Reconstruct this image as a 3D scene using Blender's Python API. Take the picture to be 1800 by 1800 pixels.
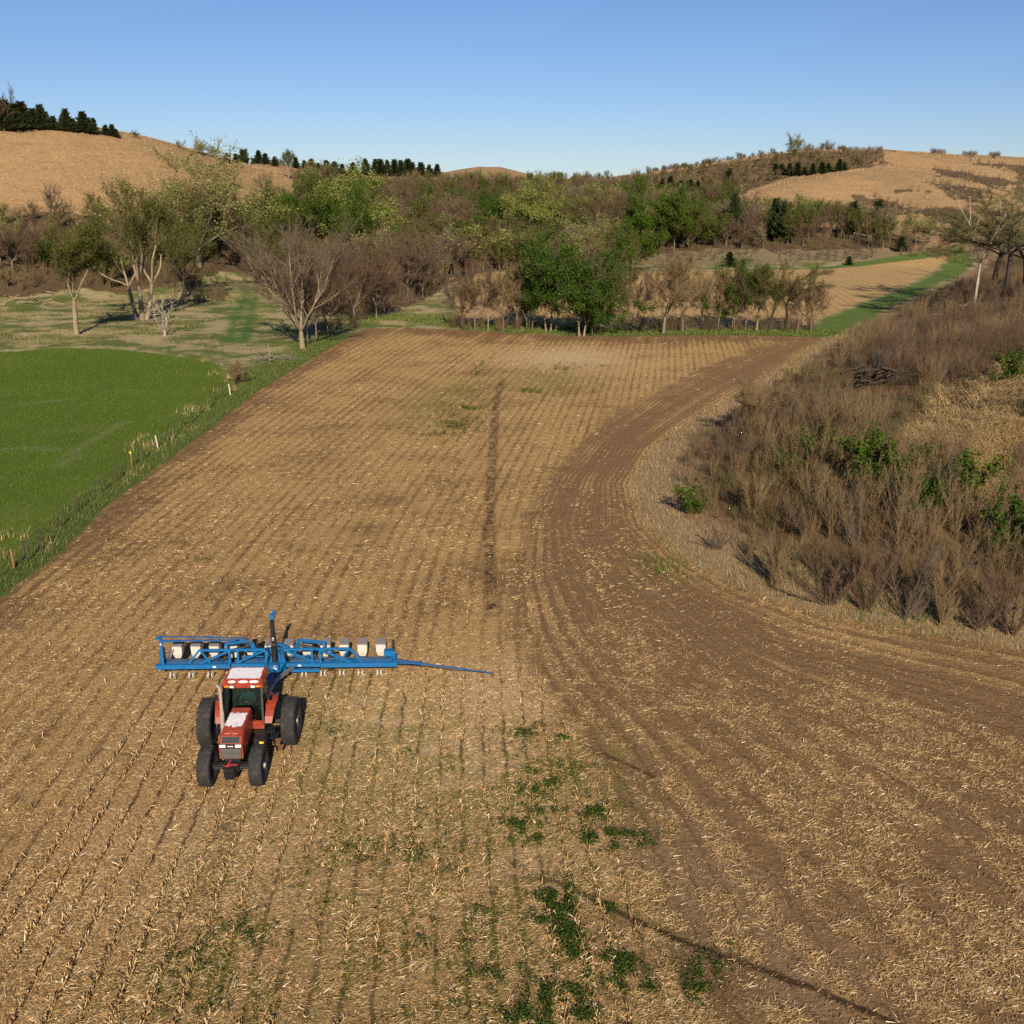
import bpy, bmesh, math, random
import numpy as np
from mathutils import Vector, Matrix

# ------------------------------------------------------------------ camera, sky, sun, exposure
scene = bpy.context.scene
for o in list(bpy.data.objects):
    bpy.data.objects.remove(o)
COL = scene.collection
R = math.radians
CAM_H, PITCH = 20.0, R(17.1)
cam_d = bpy.data.cameras.new('camera'); cam = bpy.data.objects.new('camera', cam_d); COL.objects.link(cam)
cam.location = (0, 0, CAM_H); cam.rotation_euler = (R(90) - PITCH, 0, 0)
cam_d.sensor_width = 36; cam_d.lens = 36; cam_d.clip_start = .5; cam_d.clip_end = 9000
scene.camera = cam
SUN_AZ, SUN_EL = R(173.0), R(28.0)          # azimuth clockwise from +Y
world = bpy.data.worlds.new('World'); scene.world = world; world.use_nodes = True
wn = world.node_tree
sky = wn.nodes.new('ShaderNodeTexSky'); sky.sky_type = 'NISHITA'; sky.sun_disc = False
sky.sun_elevation = SUN_EL; sky.sun_rotation = SUN_AZ
sky.altitude = 350; sky.air_density = 1.0; sky.dust_density = 0.0; sky.ozone_density = 3.0
bg = wn.nodes['Background']; bg.inputs['Strength'].default_value = 0.0585
tint = wn.nodes.new('ShaderNodeMix'); tint.data_type = 'RGBA'; tint.blend_type = 'MULTIPLY'; tint.inputs[0].default_value = 1
tint.inputs[7].default_value = (.715, .81, 1.07, 1)          # cold, very clear spring air
wn.links.new(sky.outputs[0], tint.inputs[6]); wn.links.new(tint.outputs[2], bg.inputs['Color'])
sun_d = bpy.data.lights.new('sun', 'SUN'); sun_d.energy = 5.0; sun_d.angle = R(.55); sun_d.color = (1, .885, .72)
sun = bpy.data.objects.new('sun', sun_d); COL.objects.link(sun)
to_sun = Vector((math.sin(SUN_AZ) * math.cos(SUN_EL), math.cos(SUN_AZ) * math.cos(SUN_EL), math.sin(SUN_EL)))
sun.rotation_euler = to_sun.to_track_quat('Z', 'Y').to_euler(); sun.location = (20, -60, 60)
vs = scene.view_settings
vs.view_transform = 'Standard'; vs.look = 'None'; vs.exposure = 0.53; vs.gamma = 1; vs.use_curve_mapping = False
scene.render.engine = 'CYCLES'
cy = scene.cycles; cy.max_bounces = 5; cy.diffuse_bounces = 2; cy.glossy_bounces = 2; cy.transmission_bounces = 4
cy.transparent_max_bounces = 8; cy.use_denoising = False; cy.caustics_reflective = False; cy.caustics_refractive = False

rng = np.random.default_rng(11)
random.seed(11)

# ------------------------------------------------------------------ tags and mesh helpers
def tag(o, label=None, cat=None, group=None, kind=None):
    if label: o['label'] = label
    if cat: o['category'] = cat
    if group: o['group'] = group
    if kind: o['kind'] = kind
    return o

def link(o, parent=None):
    COL.objects.link(o)
    if parent is not None: o.parent = parent
    return o

def thing(name, label, cat, loc=(0, 0, 0), rz=0, group=None):
    o = bpy.data.objects.new(name, None); link(o)
    o.empty_display_size = .3
    o.location = loc; o.rotation_euler = (0, 0, rz)
    return tag(o, label, cat, group)

def np_mesh(name, verts, facesets, mats=(), smooth=False, attrs=None, midx=None):
    """facesets: list of int arrays (n,k)"""
    me = bpy.data.meshes.new(name)
    verts = np.asarray(verts, np.float32)
    me.vertices.add(len(verts)); me.vertices.foreach_set('co', verts.ravel())
    fs = [np.asarray(f, np.int32) for f in facesets if len(f)]
    loops = np.concatenate([f.ravel() for f in fs])
    tot = np.concatenate([np.full(len(f), f.shape[1], np.int32) for f in fs])
    start = np.concatenate([[0], np.cumsum(tot)[:-1]]).astype(np.int32)
    me.loops.add(len(loops)); me.loops.foreach_set('vertex_index', loops)
    me.polygons.add(len(tot)); me.polygons.foreach_set('loop_start', start)
    if midx is not None: me.polygons.foreach_set('material_index', np.asarray(midx, np.int32))
    if attrs:
        for k, a in attrs.items():
            at = me.attributes.new(k, 'FLOAT', 'POINT'); at.data.foreach_set('value', np.asarray(a, np.float32))
    me.update(calc_edges=True)
    if smooth:
        me.polygons.foreach_set('use_smooth', np.ones(len(tot), bool))
    for m in mats: me.materials.append(m)
    return me

def obj(name, me, parent=None, loc=(0, 0, 0), rot=(0, 0, 0)):
    o = bpy.data.objects.new(name, me); link(o, parent)
    o.location = loc; o.rotation_euler = rot
    return o

def copy_tree(o, parent=None):
    c = o.copy(); COL.objects.link(c); c.parent = parent
    for ch in list(o.children): copy_tree(ch, c)
    return c

def frames(D):
    ref = np.where(np.abs(D[:, 2:3]) > .9, np.array([[1., 0, 0]]), np.array([[0, 0, 1.]]))
    A = np.cross(D, ref); A /= np.linalg.norm(A, axis=1, keepdims=True) + 1e-9
    return A, np.cross(D, A)

def prisms(P0, P1, R0, R1, k=5):
    """tapered open tubes, one per segment -> verts, quads"""
    P0 = np.asarray(P0, float); P1 = np.asarray(P1, float); n = len(P0)
    D = P1 - P0; D /= np.linalg.norm(D, axis=1, keepdims=True) + 1e-9
    A, B = frames(D)
    an = np.arange(k) * 2 * np.pi / k
    ring = np.cos(an)[None, :, None] * A[:, None] + np.sin(an)[None, :, None] * B[:, None]
    V0 = P0[:, None] + ring * np.asarray(R0)[:, None, None]
    V1 = P1[:, None] + ring * np.asarray(R1)[:, None, None]
    V = np.concatenate([V0, V1], 1).reshape(-1, 3)
    i = np.arange(k); j = (i + 1) % k
    f = np.stack([i, j, j + k, i + k], 1)
    F = (f[None] + (np.arange(n) * 2 * k)[:, None, None]).reshape(-1, 4)
    return V, F

def spikes(P0, P1, R0):
    """three-sided pointed twigs -> verts, tris"""
    n = len(P0); D = P1 - P0; D /= np.linalg.norm(D, axis=1, keepdims=True) + 1e-9
    A, B = frames(D)
    an = np.arange(3) * 2 * np.pi / 3
    ring = np.cos(an)[None, :, None] * A[:, None] + np.sin(an)[None, :, None] * B[:, None]
    V = np.concatenate([P0[:, None] + ring * np.asarray(R0)[:, None, None], P1[:, None]], 1).reshape(-1, 3)
    f = np.array([[0, 1, 3], [1, 2, 3], [2, 0, 3]])
    F = (f[None] + (np.arange(n) * 4)[:, None, None]).reshape(-1, 3)
    return V, F

def leafquads(P, S, rg, flat=0.0, aspect=.6):
    """small randomly turned leaf faces (two triangles folded along the midrib)"""
    n = len(P)
    D = rg.normal(size=(n, 3)); D[:, 2] *= (1 - flat); D /= np.linalg.norm(D, axis=1, keepdims=True)
    Nn = rg.normal(size=(n, 3)); A = np.cross(D, Nn); A /= np.linalg.norm(A, axis=1, keepdims=True)
    S = np.asarray(S)[:, None]
    up = np.cross(D, A) * S * .15
    V = np.stack([P - D * S * .5, P + A * S * aspect * .5 + up, P + D * S * .5, P - A * S * aspect * .5 + up], 1).reshape(-1, 3)
    F = np.arange(n * 4).reshape(n, 4)
    return V, F

class Acc:
    """collects vertex/face arrays into one mesh"""
    def __init__(s): s.V = []; s.F = {}; s.n = 0
    def add(s, V, F):
        V = np.asarray(V, float); F = np.asarray(F)
        s.V.append(V); s.F.setdefault(F.shape[1], []).append(F + s.n); s.n += len(V); return s
    def mesh(s, name, mat, smooth=False):
        return np_mesh(name, np.concatenate(s.V), [np.concatenate(f) for f in s.F.values()], [mat] if mat else [], smooth)

class MB:
    """hard-surface builder on a bmesh"""
    def __init__(s): s.bm = bmesh.new()
    def box(s, c, d, rot=None, taper=None):
        x, y, z = d[0] / 2, d[1] / 2, d[2] / 2
        vs = []
        for sz in (-1, 1):
            t = 1 if (taper is None or sz < 0) else taper
            for sx, sy in ((-1, -1), (1, -1), (1, 1), (-1, 1)):
                v = Vector((sx * x * t, sy * y * t, sz * z))
                if rot is not None: v = rot @ v
                vs.append(s.bm.verts.new(v + Vector(c)))
        for f in ((3, 2, 1, 0), (4, 5, 6, 7), (0, 1, 5, 4), (1, 2, 6, 5), (2, 3, 7, 6), (3, 0, 4, 7)):
            s.bm.faces.new([vs[i] for i in f])
        return s
    def bar(s, a, b, w, h=None):
        a = Vector(a); b = Vector(b); h = h or w
        d = (b - a); L = d.length
        q = d.to_track_quat('Y', 'Z').to_matrix()
        return s.box((a + b) / 2, (w, L, h), q)
    def tube(s, pts, r, k=8):
        pts = [Vector(p) for p in pts]
        rs = r if isinstance(r, (list, tuple)) else [r] * len(pts)
        rings = []
        for i, p in enumerate(pts):
            d = (pts[min(i + 1, len(pts) - 1)] - pts[max(i - 1, 0)]).normalized()
            ref = Vector((0, 0, 1)) if abs(d.z) < .9 else Vector((1, 0, 0))
            a = d.cross(ref).normalized(); b = d.cross(a)
            rings.append([s.bm.verts.new(p + (a * math.cos(t) + b * math.sin(t)) * rs[i]) for t in [2 * math.pi * j / k for j in range(k)]])
        for i in range(len(rings) - 1):
            for j in range(k):
                s.bm.faces.new([rings[i][j], rings[i][(j + 1) % k], rings[i + 1][(j + 1) % k], rings[i + 1][j]])
        s.bm.faces.new(rings[0][::-1]); s.bm.faces.new(rings[-1])
        return s
    def lathe_x(s, prof, c, k=32):
        """profile [(x, r)...] turned about the X axis; closed loop"""
        rings = []
        for j in range(k):
            t = 2 * math.pi * j / k
            rings.append([s.bm.verts.new(Vector(c) + Vector((x, r * math.cos(t), r * math.sin(t)))) for x, r in prof])
        n = len(prof)
        for j in range(k):
            for i in range(n):
                s.bm.faces.new([rings[j][i], rings[j][(i + 1) % n], rings[(j + 1) % k][(i + 1) % n], rings[(j + 1) % k][i]])
        return s
    def loft(s, secs, cap=True):
        """sections = lists of equal numbers of points"""
        rs = [[s.bm.verts.new(Vector(p)) for p in q] for q in secs]
        n = len(rs[0])
        for a, b in zip(rs, rs[1:]):
            for i in range(n): s.bm.faces.new([a[i], a[(i + 1) % n], b[(i + 1) % n], b[i]])
        if cap: s.bm.faces.new(rs[0][::-1]); s.bm.faces.new(rs[-1])
        return s
    def build(s, name, mat, parent=None, bevel=0, smooth=False, loc=(0, 0, 0), rot=(0, 0, 0)):
        bmesh.ops.recalc_face_normals(s.bm, faces=s.bm.faces)
        if bevel:
            es = [e for e in s.bm.edges if e.is_manifold and e.calc_face_angle(0) > .6]
            bmesh.ops.bevel(s.bm, geom=es, offset=bevel, segments=2, affect='EDGES', clamp_overlap=True)
        me = bpy.data.meshes.new(name); s.bm.to_mesh(me); s.bm.free()
        if smooth:
            for p in me.polygons: p.use_smooth = True
            me.set_sharp_from_angle(angle=R(35))
        me.materials.append(mat)
        return obj(name, me, parent, loc, rot)

# ------------------------------------------------------------------ picture <-> world (layout only)
SP, CP = math.sin(PITCH), math.cos(PITCH)
def ray(px, py):
    u = (np.asarray(px, float) - 900) / 1800; v = (np.asarray(py, float) - 900) / 1800
    return np.stack([u, CP - v * SP, -(SP + v * CP)], -1)
def flat(px, py):
    d = ray(px, py); t = -CAM_H / d[..., 2]
    return np.stack([d[..., 0] * t, d[..., 1] * t], -1)
def project(x, y, z):
    z = z - CAM_H
    dep = y * CP - z * SP
    return 900 + 1800 * x / dep, 900 + 1800 * (-y * SP - z * CP) / dep, dep
def fl(pts): return np.array([flat(a, b) for a, b in pts])

def seg_dist(P, poly, closed=True):
    """distance of points to a polyline"""
    Q = np.asarray(poly, float); best = np.full(len(P), 1e9)
    m = len(Q) if closed else len(Q) - 1
    for i in range(m):
        a, b = Q[i], Q[(i + 1) % len(Q)]
        ab = b - a; t = np.clip(((P - a) @ ab) / (ab @ ab + 1e-12), 0, 1)
        d = np.hypot(P[:, 0] - a[0] - t * ab[0], P[:, 1] - a[1] - t * ab[1])
        best = np.minimum(best, d)
    return best
def inside(P, poly):
    Q = np.asarray(poly, float); c = np.zeros(len(P), bool); x, y = P[:, 0], P[:, 1]
    for i in range(len(Q)):
        x1, y1 = Q[i]; x2, y2 = Q[i - 1]
        if y1 == y2: continue
        c ^= ((y1 > y) != (y2 > y)) & (x < (x2 - x1) * (y - y1) / (y2 - y1) + x1)
    return c
def sdist(P, poly):
    """positive inside"""
    d = seg_dist(P, poly); return np.where(inside(P, poly), d, -d)
def sst(x, a, b):
    t = np.clip((x - a) / (b - a), 0, 1); return t * t * (3 - 2 * t)

_vg = np.random.default_rng(5).random((64, 64))
def vnoise(x, y, s):
    """value noise, period 64 cells"""
    x = np.asarray(x) * s + 1000; y = np.asarray(y) * s + 1000
    i = np.floor(x).astype(int); j = np.floor(y).astype(int); fx = x - i; fy = y - j
    fx = fx * fx * (3 - 2 * fx); fy = fy * fy * (3 - 2 * fy)
    g = lambda a, b: _vg[a % 64, b % 64]
    return (g(i, j) * (1 - fx) + g(i + 1, j) * fx) * (1 - fy) + (g(i, j + 1) * (1 - fx) + g(i + 1, j + 1) * fx) * fy

# ------------------------------------------------------------------ land: zones
LEFT_EDGE = [(22, 1036), (106, 974), (199, 880), (305, 803), (386, 740), (460, 684), (541, 635), (600, 600), (640, 578)]
TOP_EDGE = [(700, 576), (800, 579), (900, 585), (1000, 590), (1100, 592), (1200, 590), (1330, 590), (1450, 593)]
BANK_EDGE = [(1450, 596), (1390, 640), (1300, 690), (1210, 745), (1150, 790), (1115, 850), (1135, 920), (1200, 975), (1300, 1030), (1450, 1082), (1600, 1108), (1800, 1140)]
bank_w = np.vstack([fl(BANK_EDGE), [[38, 36.5], [60, 24], [90, 6], [120, -20]]])
CORN = np.vstack([[[-25.5, -60], [-26.2, 20]], fl(LEFT_EDGE), fl(TOP_EDGE), bank_w, [[120, -60]]])
INNER = [(1400, 598), (1330, 612), (1240, 645), (1130, 700), (1035, 765), (970, 840), (925, 920), (905, 1010), (910, 1100), (945, 1200), (1030, 1320), (1095, 1450), (1150, 1620), (1230, 1800)]
inner_w = np.vstack([fl(INNER), [[9.5, 10], [14, -40]]])
HEAD = np.vstack([inner_w, [[120, -60]], bank_w[::-1]])
WHEAT = fl([(0, 620), (100, 611), (200, 613), (300, 624), (370, 634), (398, 650), (400, 672), (386, 694), (345, 724), (300, 760), (250, 795), (190, 838), (120, 893), (60, 943), (0, 990)])
WHEAT = np.vstack([WHEAT, [[-30.5, 20], [-30.5, -60], [-160, -60], [-160, 145], [WHEAT[0][0] - 8, 144]]])
FAR = fl([(650, 566), (760, 535), (800, 505), (835, 482), (900, 478), (1100, 482), (1270, 474), (1420, 473), (1560, 466), (1668, 462), (1640, 480), (1590, 505), (1530, 528), (1450, 560), (1420, 572), (1200, 570), (1000, 568), (800, 566)])
FAR = FAR[2:]
TRACK = fl([(1418, 590), (1440, 565), (1530, 530), (1600, 503), (1650, 478), (1668, 463), (1560, 467), (1420, 475), (1420, 471), (1560, 463), (1690, 457), (1710, 466), (1690, 483), (1640, 505), (1560, 545), (1500, 590), (1450, 597)])
BANK = np.vstack([bank_w[::-1], fl([(1475, 590), (1545, 552), (1600, 527), (1660, 505), (1700, 478), (1730, 464)]), [[190, 350], [420, 380], [420, -60], [130, -60]]])

def ridge(sky_pts, r1_pts, r0_pts):
    a = np.array([[math.atan2(*ray(x, y)[:2]), -ray(x, y)[2] * -1 / math.hypot(*ray(x, y)[:2])] for x, y in sky_pts])
    az = a[:, 0]; tn = a[:, 1]
    f1 = np.array([[math.atan2(*ray(x, 300)[:2]), r] for x, r in r1_pts]); f0 = np.array([[math.atan2(*ray(x, 300)[:2]), r] for x, r in r0_pts])
    def f(th, r):
        r1 = np.interp(th, f1[:, 0], f1[:, 1]); r0 = np.interp(th, f0[:, 0], f0[:, 1])
        hz = CAM_H + r1 * np.interp(th, az, tn)
        t = np.clip((r - r0) / (r1 - r0), 0, 1)
        up = t * t * (3 - 2 * t) * .75 + t * .25 * (2 - t)
        dn = np.clip((r - r1) / (r1 * .5), 0, 1)
        return np.maximum(hz, 0) * up * (1 - .5 * dn * dn * (3 - 2 * dn))
    return f
RA = ridge([(-900, 300), (-400, 262), (-150, 238), (0, 228), (130, 224), (240, 243), (330, 264), (400, 279), (480, 301), (540, 322), (600, 350), (660, 400)],
           [(-900, 360), (0, 330), (300, 345), (540, 390), (660, 420)], [(-900, 190), (0, 215), (250, 240), (540, 300), (660, 330)])
RB = ridge([(0, 300), (300, 292), (420, 286), (480, 281), (540, 296), (650, 304), (780, 305), (840, 293), (880, 294), (930, 306), (1000, 314), (1100, 318), (1200, 312), (1300, 320), (1500, 340)],
           [(0, 620), (500, 640), (850, 800), (1100, 780), (1400, 800)], [(0, 420), (500, 400), (700, 360), (850, 340), (1100, 420), (1400, 450)])
RD = ridge([(1000, 350), (1080, 322), (1150, 306), (1250, 290), (1330, 276), (1420, 266), (1480, 264), (1560, 261), (1640, 266), (1690, 271), (1800, 277), (2000, 285), (2600, 330)],
           [(1000, 760), (1300, 740), (1560, 700), (1800, 760), (2600, 700)], [(1000, 520), (1300, 520), (1560, 500), (1800, 500), (2600, 420)])
RC = ridge([(1230, 380), (1290, 347), (1350, 322), (1430, 308), (1500, 304), (1560, 299), (1640, 306), (1720, 322), (1800, 345), (1900, 380)],
           [(1230, 500), (1290, 520), (1420, 545), (1560, 590), (1800, 560)], [(1230, 440), (1290, 440), (1500, 430), (1800, 430)])

def land_z(x, y):
    x = np.asarray(x, float); y = np.asarray(y, float)
    shp = x.shape; x = x.ravel(); y = y.ravel()
    th = np.arctan2(x, y); r = np.hypot(x, y)
    front = sst(np.cos(th), .25, .6)
    rough = (vnoise(x, y, 1 / 60) - .5) * 5 + (vnoise(x + 300, y, 1 / 22) - .5) * 1.6
    z = np.zeros_like(x)
    for rd in (RA, RB, RC, RD):
        h = rd(th, r) * front
        h = h + rough * np.clip(h / 25, 0, 1) * .6
        z = np.maximum(z, h) + .12 * np.minimum(z, h) * np.exp(-np.abs(z - h) / 4)
    near = (np.abs(x) < 430) & (y > -70) & (y < 400) & (x > -10)
    if near.any():
        P = np.stack([x[near], y[near]], 1)
        d = np.maximum(sdist(P, BANK), 0)
        zb = (8.0 * sst(d, 1.5, 44) + 1.0 * sst(d, 0, 8)) * (1 + .25 * (vnoise(P[:, 0], P[:, 1], 1 / 14) - .5)) + .5 * (vnoise(P[:, 0], P[:, 1], 1 / 5) - .5) * sst(d, 1, 8)
        z[near] = np.maximum(z[near], zb)
    z += (vnoise(x, y, 1 / 35) - .5) * .5 * sst(r, 150, 240)
    return z.reshape(shp)

_TS = np.concatenate([np.arange(15, 200, .5), np.arange(200, 1200, 1.5)])
def hit(px, py):
    """point of the land under a picture position"""
    d = ray(px, py); P = np.array([0, 0, CAM_H]) + _TS[:, None] * d
    below = P[:, 2] <= land_z(P[:, 0], P[:, 1])
    i = int(np.argmax(below)) if below.any() else len(_TS) - 1
    i = max(i, 1); lo, hi = _TS[i - 1], _TS[i]
    for _ in range(12):
        m = (lo + hi) / 2; p = np.array([0, 0, CAM_H]) + m * d
        if p[2] <= land_z(p[0:1], p[1:2])[0]: hi = m
        else: lo = m
    p = np.array([0, 0, CAM_H]) + hi * d
    return Vector((p[0], p[1], float(land_z(p[0:1], p[1:2])[0])))
def span(p, py_top):
    """height that reaches picture row py_top when standing at p"""
    d = ray(900, py_top); hd = math.hypot(p.x, p.y) * math.cos(math.atan2(p.x, p.y))
    return CAM_H + d[2] / d[1] * hd - p.z

ROW = .81
_ys = np.linspace(-60, 420, 481)
_az = np.interp(_ys, [-60, 18, 30, 44, 58, 72, 110, 420], [-7, -6, -3, -1.2, 3, 7.5, 8.5, 8.5])
_sh = np.cumsum(np.tan(np.radians(_az))); _sh -= np.interp(38, _ys, _sh)
def rows(x, y):
    """cross-row coordinate in metres, headland weight, position across the headland"""
    P = np.stack([x, y], 1)
    s = np.interp(y, _ys, _sh); w = .4 + .6 * np.clip((x + 27) / 27, 0, 1)
    u = x - w * s
    d1 = seg_dist(P, bank_w, False); d2 = seg_dist(P, inner_w, False)
    t = d1 / (d1 + d2 + 1e-6)
    hd = inside(P, HEAD)
    W = 13.0
    return np.where(hd, t * W, u), hd.astype(float), t

# ------------------------------------------------------------------ materials
class NT:
    def __init__(s, name):
        s.m = bpy.data.materials.new(name); s.m.use_nodes = True; s.t = s.m.node_tree
        s.b = s.t.nodes['Principled BSDF']; s.out = s.t.nodes['Material Output']
        s.b.inputs['Specular IOR Level'].default_value = .2
        s._geo = s._tc = s._oi = None
    def n(s, typ, **kw):
        nd = s.t.nodes.new(typ)
        for k, v in kw.items(): setattr(nd, k, v)
        return nd
    def put(s, sock, v):
        if isinstance(v, bpy.types.NodeSocket): s.t.links.new(v, sock)
        elif isinstance(v, (tuple, list)) and sock.type == 'RGBA': sock.default_value = tuple(v) + (1,) * (4 - len(v))
        else: sock.default_value = v
    def math(s, op, a, b=None, c=None, clamp=False):
        nd = s.n('ShaderNodeMath', operation=op, use_clamp=clamp)
        for i, v in enumerate((a, b, c)):
            if v is not None: s.put(nd.inputs[i], v)
        return nd.outputs[0]
    def add(s, a, b): return s.math('ADD', a, b)
    def sub(s, a, b): return s.math('SUBTRACT', a, b)
    def mul(s, a, b): return s.math('MULTIPLY', a, b)
    def sat(s, a): return s.math('ADD', a, 0., clamp=True)
    def mad(s, a, b, c): return s.math('MULTIPLY_ADD', a, b, c)
    def step(s, x, lo, hi, a=0., b=1.):
        nd = s.n('ShaderNodeMapRange', interpolation_type='SMOOTHSTEP')
        for i, v in enumerate((x, lo, hi, a, b)): s.put(nd.inputs[i], v)
        return nd.outputs[0]
    def mix(s, f, a, b, mode='MIX'):
        nd = s.n('ShaderNodeMix', data_type='RGBA', blend_type=mode)
        s.put(nd.inputs[0], f); s.put(nd.inputs[6], a); s.put(nd.inputs[7], b)
        return nd.outputs[2]
    def pos(s):
        if not s._geo: s._geo = s.n('ShaderNodeNewGeometry')
        return s._geo.outputs['Position']
    def island(s):
        s.pos(); return s._geo.outputs['Random Per Island']
    def objco(s):
        if not s._tc: s._tc = s.n('ShaderNodeTexCoord')
        return s._tc.outputs['Object']
    def objrand(s):
        if not s._oi: s._oi = s.n('ShaderNodeObjectInfo')
        return s._oi.outputs['Random']
    def attr(s, name): return s.n('ShaderNodeAttribute', attribute_name=name).outputs['Fac']
    def map(s, vec, scale=(1, 1, 1), rot=(0, 0, 0), loc=(0, 0, 0)):
        nd = s.n('ShaderNodeMapping'); s.put(nd.inputs[0], vec)
        nd.inputs['Scale'].default_value = scale; nd.inputs['Rotation'].default_value = rot; nd.inputs['Location'].default_value = loc
        return nd.outputs[0]
    def vec(s, x, y, z=0.):
        nd = s.n('ShaderNodeCombineXYZ')
        for i, v in enumerate((x, y, z)): s.put(nd.inputs[i], v)
        return nd.outputs[0]
    def sep(s, v):
        nd = s.n('ShaderNodeSeparateXYZ'); s.put(nd.inputs[0], v); return nd.outputs
    def noise(s, v, scale, detail=3., rough=.55, dist=0., gain=1.):
        nd = s.n('ShaderNodeTexNoise'); s.put(nd.inputs['Vector'], v)
        nd.inputs['Scale'].default_value = scale; nd.inputs['Detail'].default_value = detail
        nd.inputs['Roughness'].default_value = rough; nd.inputs['Distortion'].default_value = dist
        if gain == 1.: return nd.outputs['Fac']
        return s.mad(nd.outputs['Fac'], gain, .5 - .5 * gain)
    def bump(s, h, dist, strength=1.):
        nd = s.n('ShaderNodeBump'); nd.inputs['Distance'].default_value = dist; nd.inputs['Strength'].default_value = strength
        s.put(nd.inputs['Height'], h); s.t.links.new(nd.outputs[0], s.b.inputs['Normal'])
    def done(s, col, rough=.9, metal=0., spec=None):
        s.put(s.b.inputs['Base Color'], col); s.put(s.b.inputs['Roughness'], rough); s.put(s.b.inputs['Metallic'], metal)
        if spec is not None: s.b.inputs['Specular IOR Level'].default_value = spec
        return s.m

def leafy(name, c1, c2, c3, trans=.25, tint=.25):
    s = NT(name); i = s.island(); o = s.objrand()
    c = s.mix(s.step(i, 0., .6), c1, c2); c = s.mix(s.step(i, .65, 1.), c, c3)
    c = s.mix(s.mul(o, tint), c, (c2[0] * 1.25, c2[1] * .95, c2[2] * .9))
    s.done(c, .75, spec=.15)
    tr = s.n('ShaderNodeBsdfTranslucent'); s.put(tr.inputs[0], c)
    mx = s.n('ShaderNodeMixShader'); mx.inputs[0].default_value = trans
    s.t.links.new(s.b.outputs[0], mx.inputs[1]); s.t.links.new(tr.outputs[0], mx.inputs[2]); s.t.links.new(mx.outputs[0], s.out.inputs[0])
    return s.m

def barky(name, c1, c2, sc=6., tint=0.):
    s = NT(name); n = s.noise(s.map(s.objco(), (1, 1, .25)), sc, 4., .65, gain=1.8); i = s.island()
    c = s.mix(s.sat(n), c1, c2)
    c = s.mix(s.mul(i, .35), c, tuple(x * .6 for x in c1))
    if tint: c = s.mix(s.mul(s.objrand(), tint), c, (c2[0] * .72, c2[1] * .78, c2[2] * .85))
    s.bump(n, .02); return s.done(c, .9)

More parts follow.
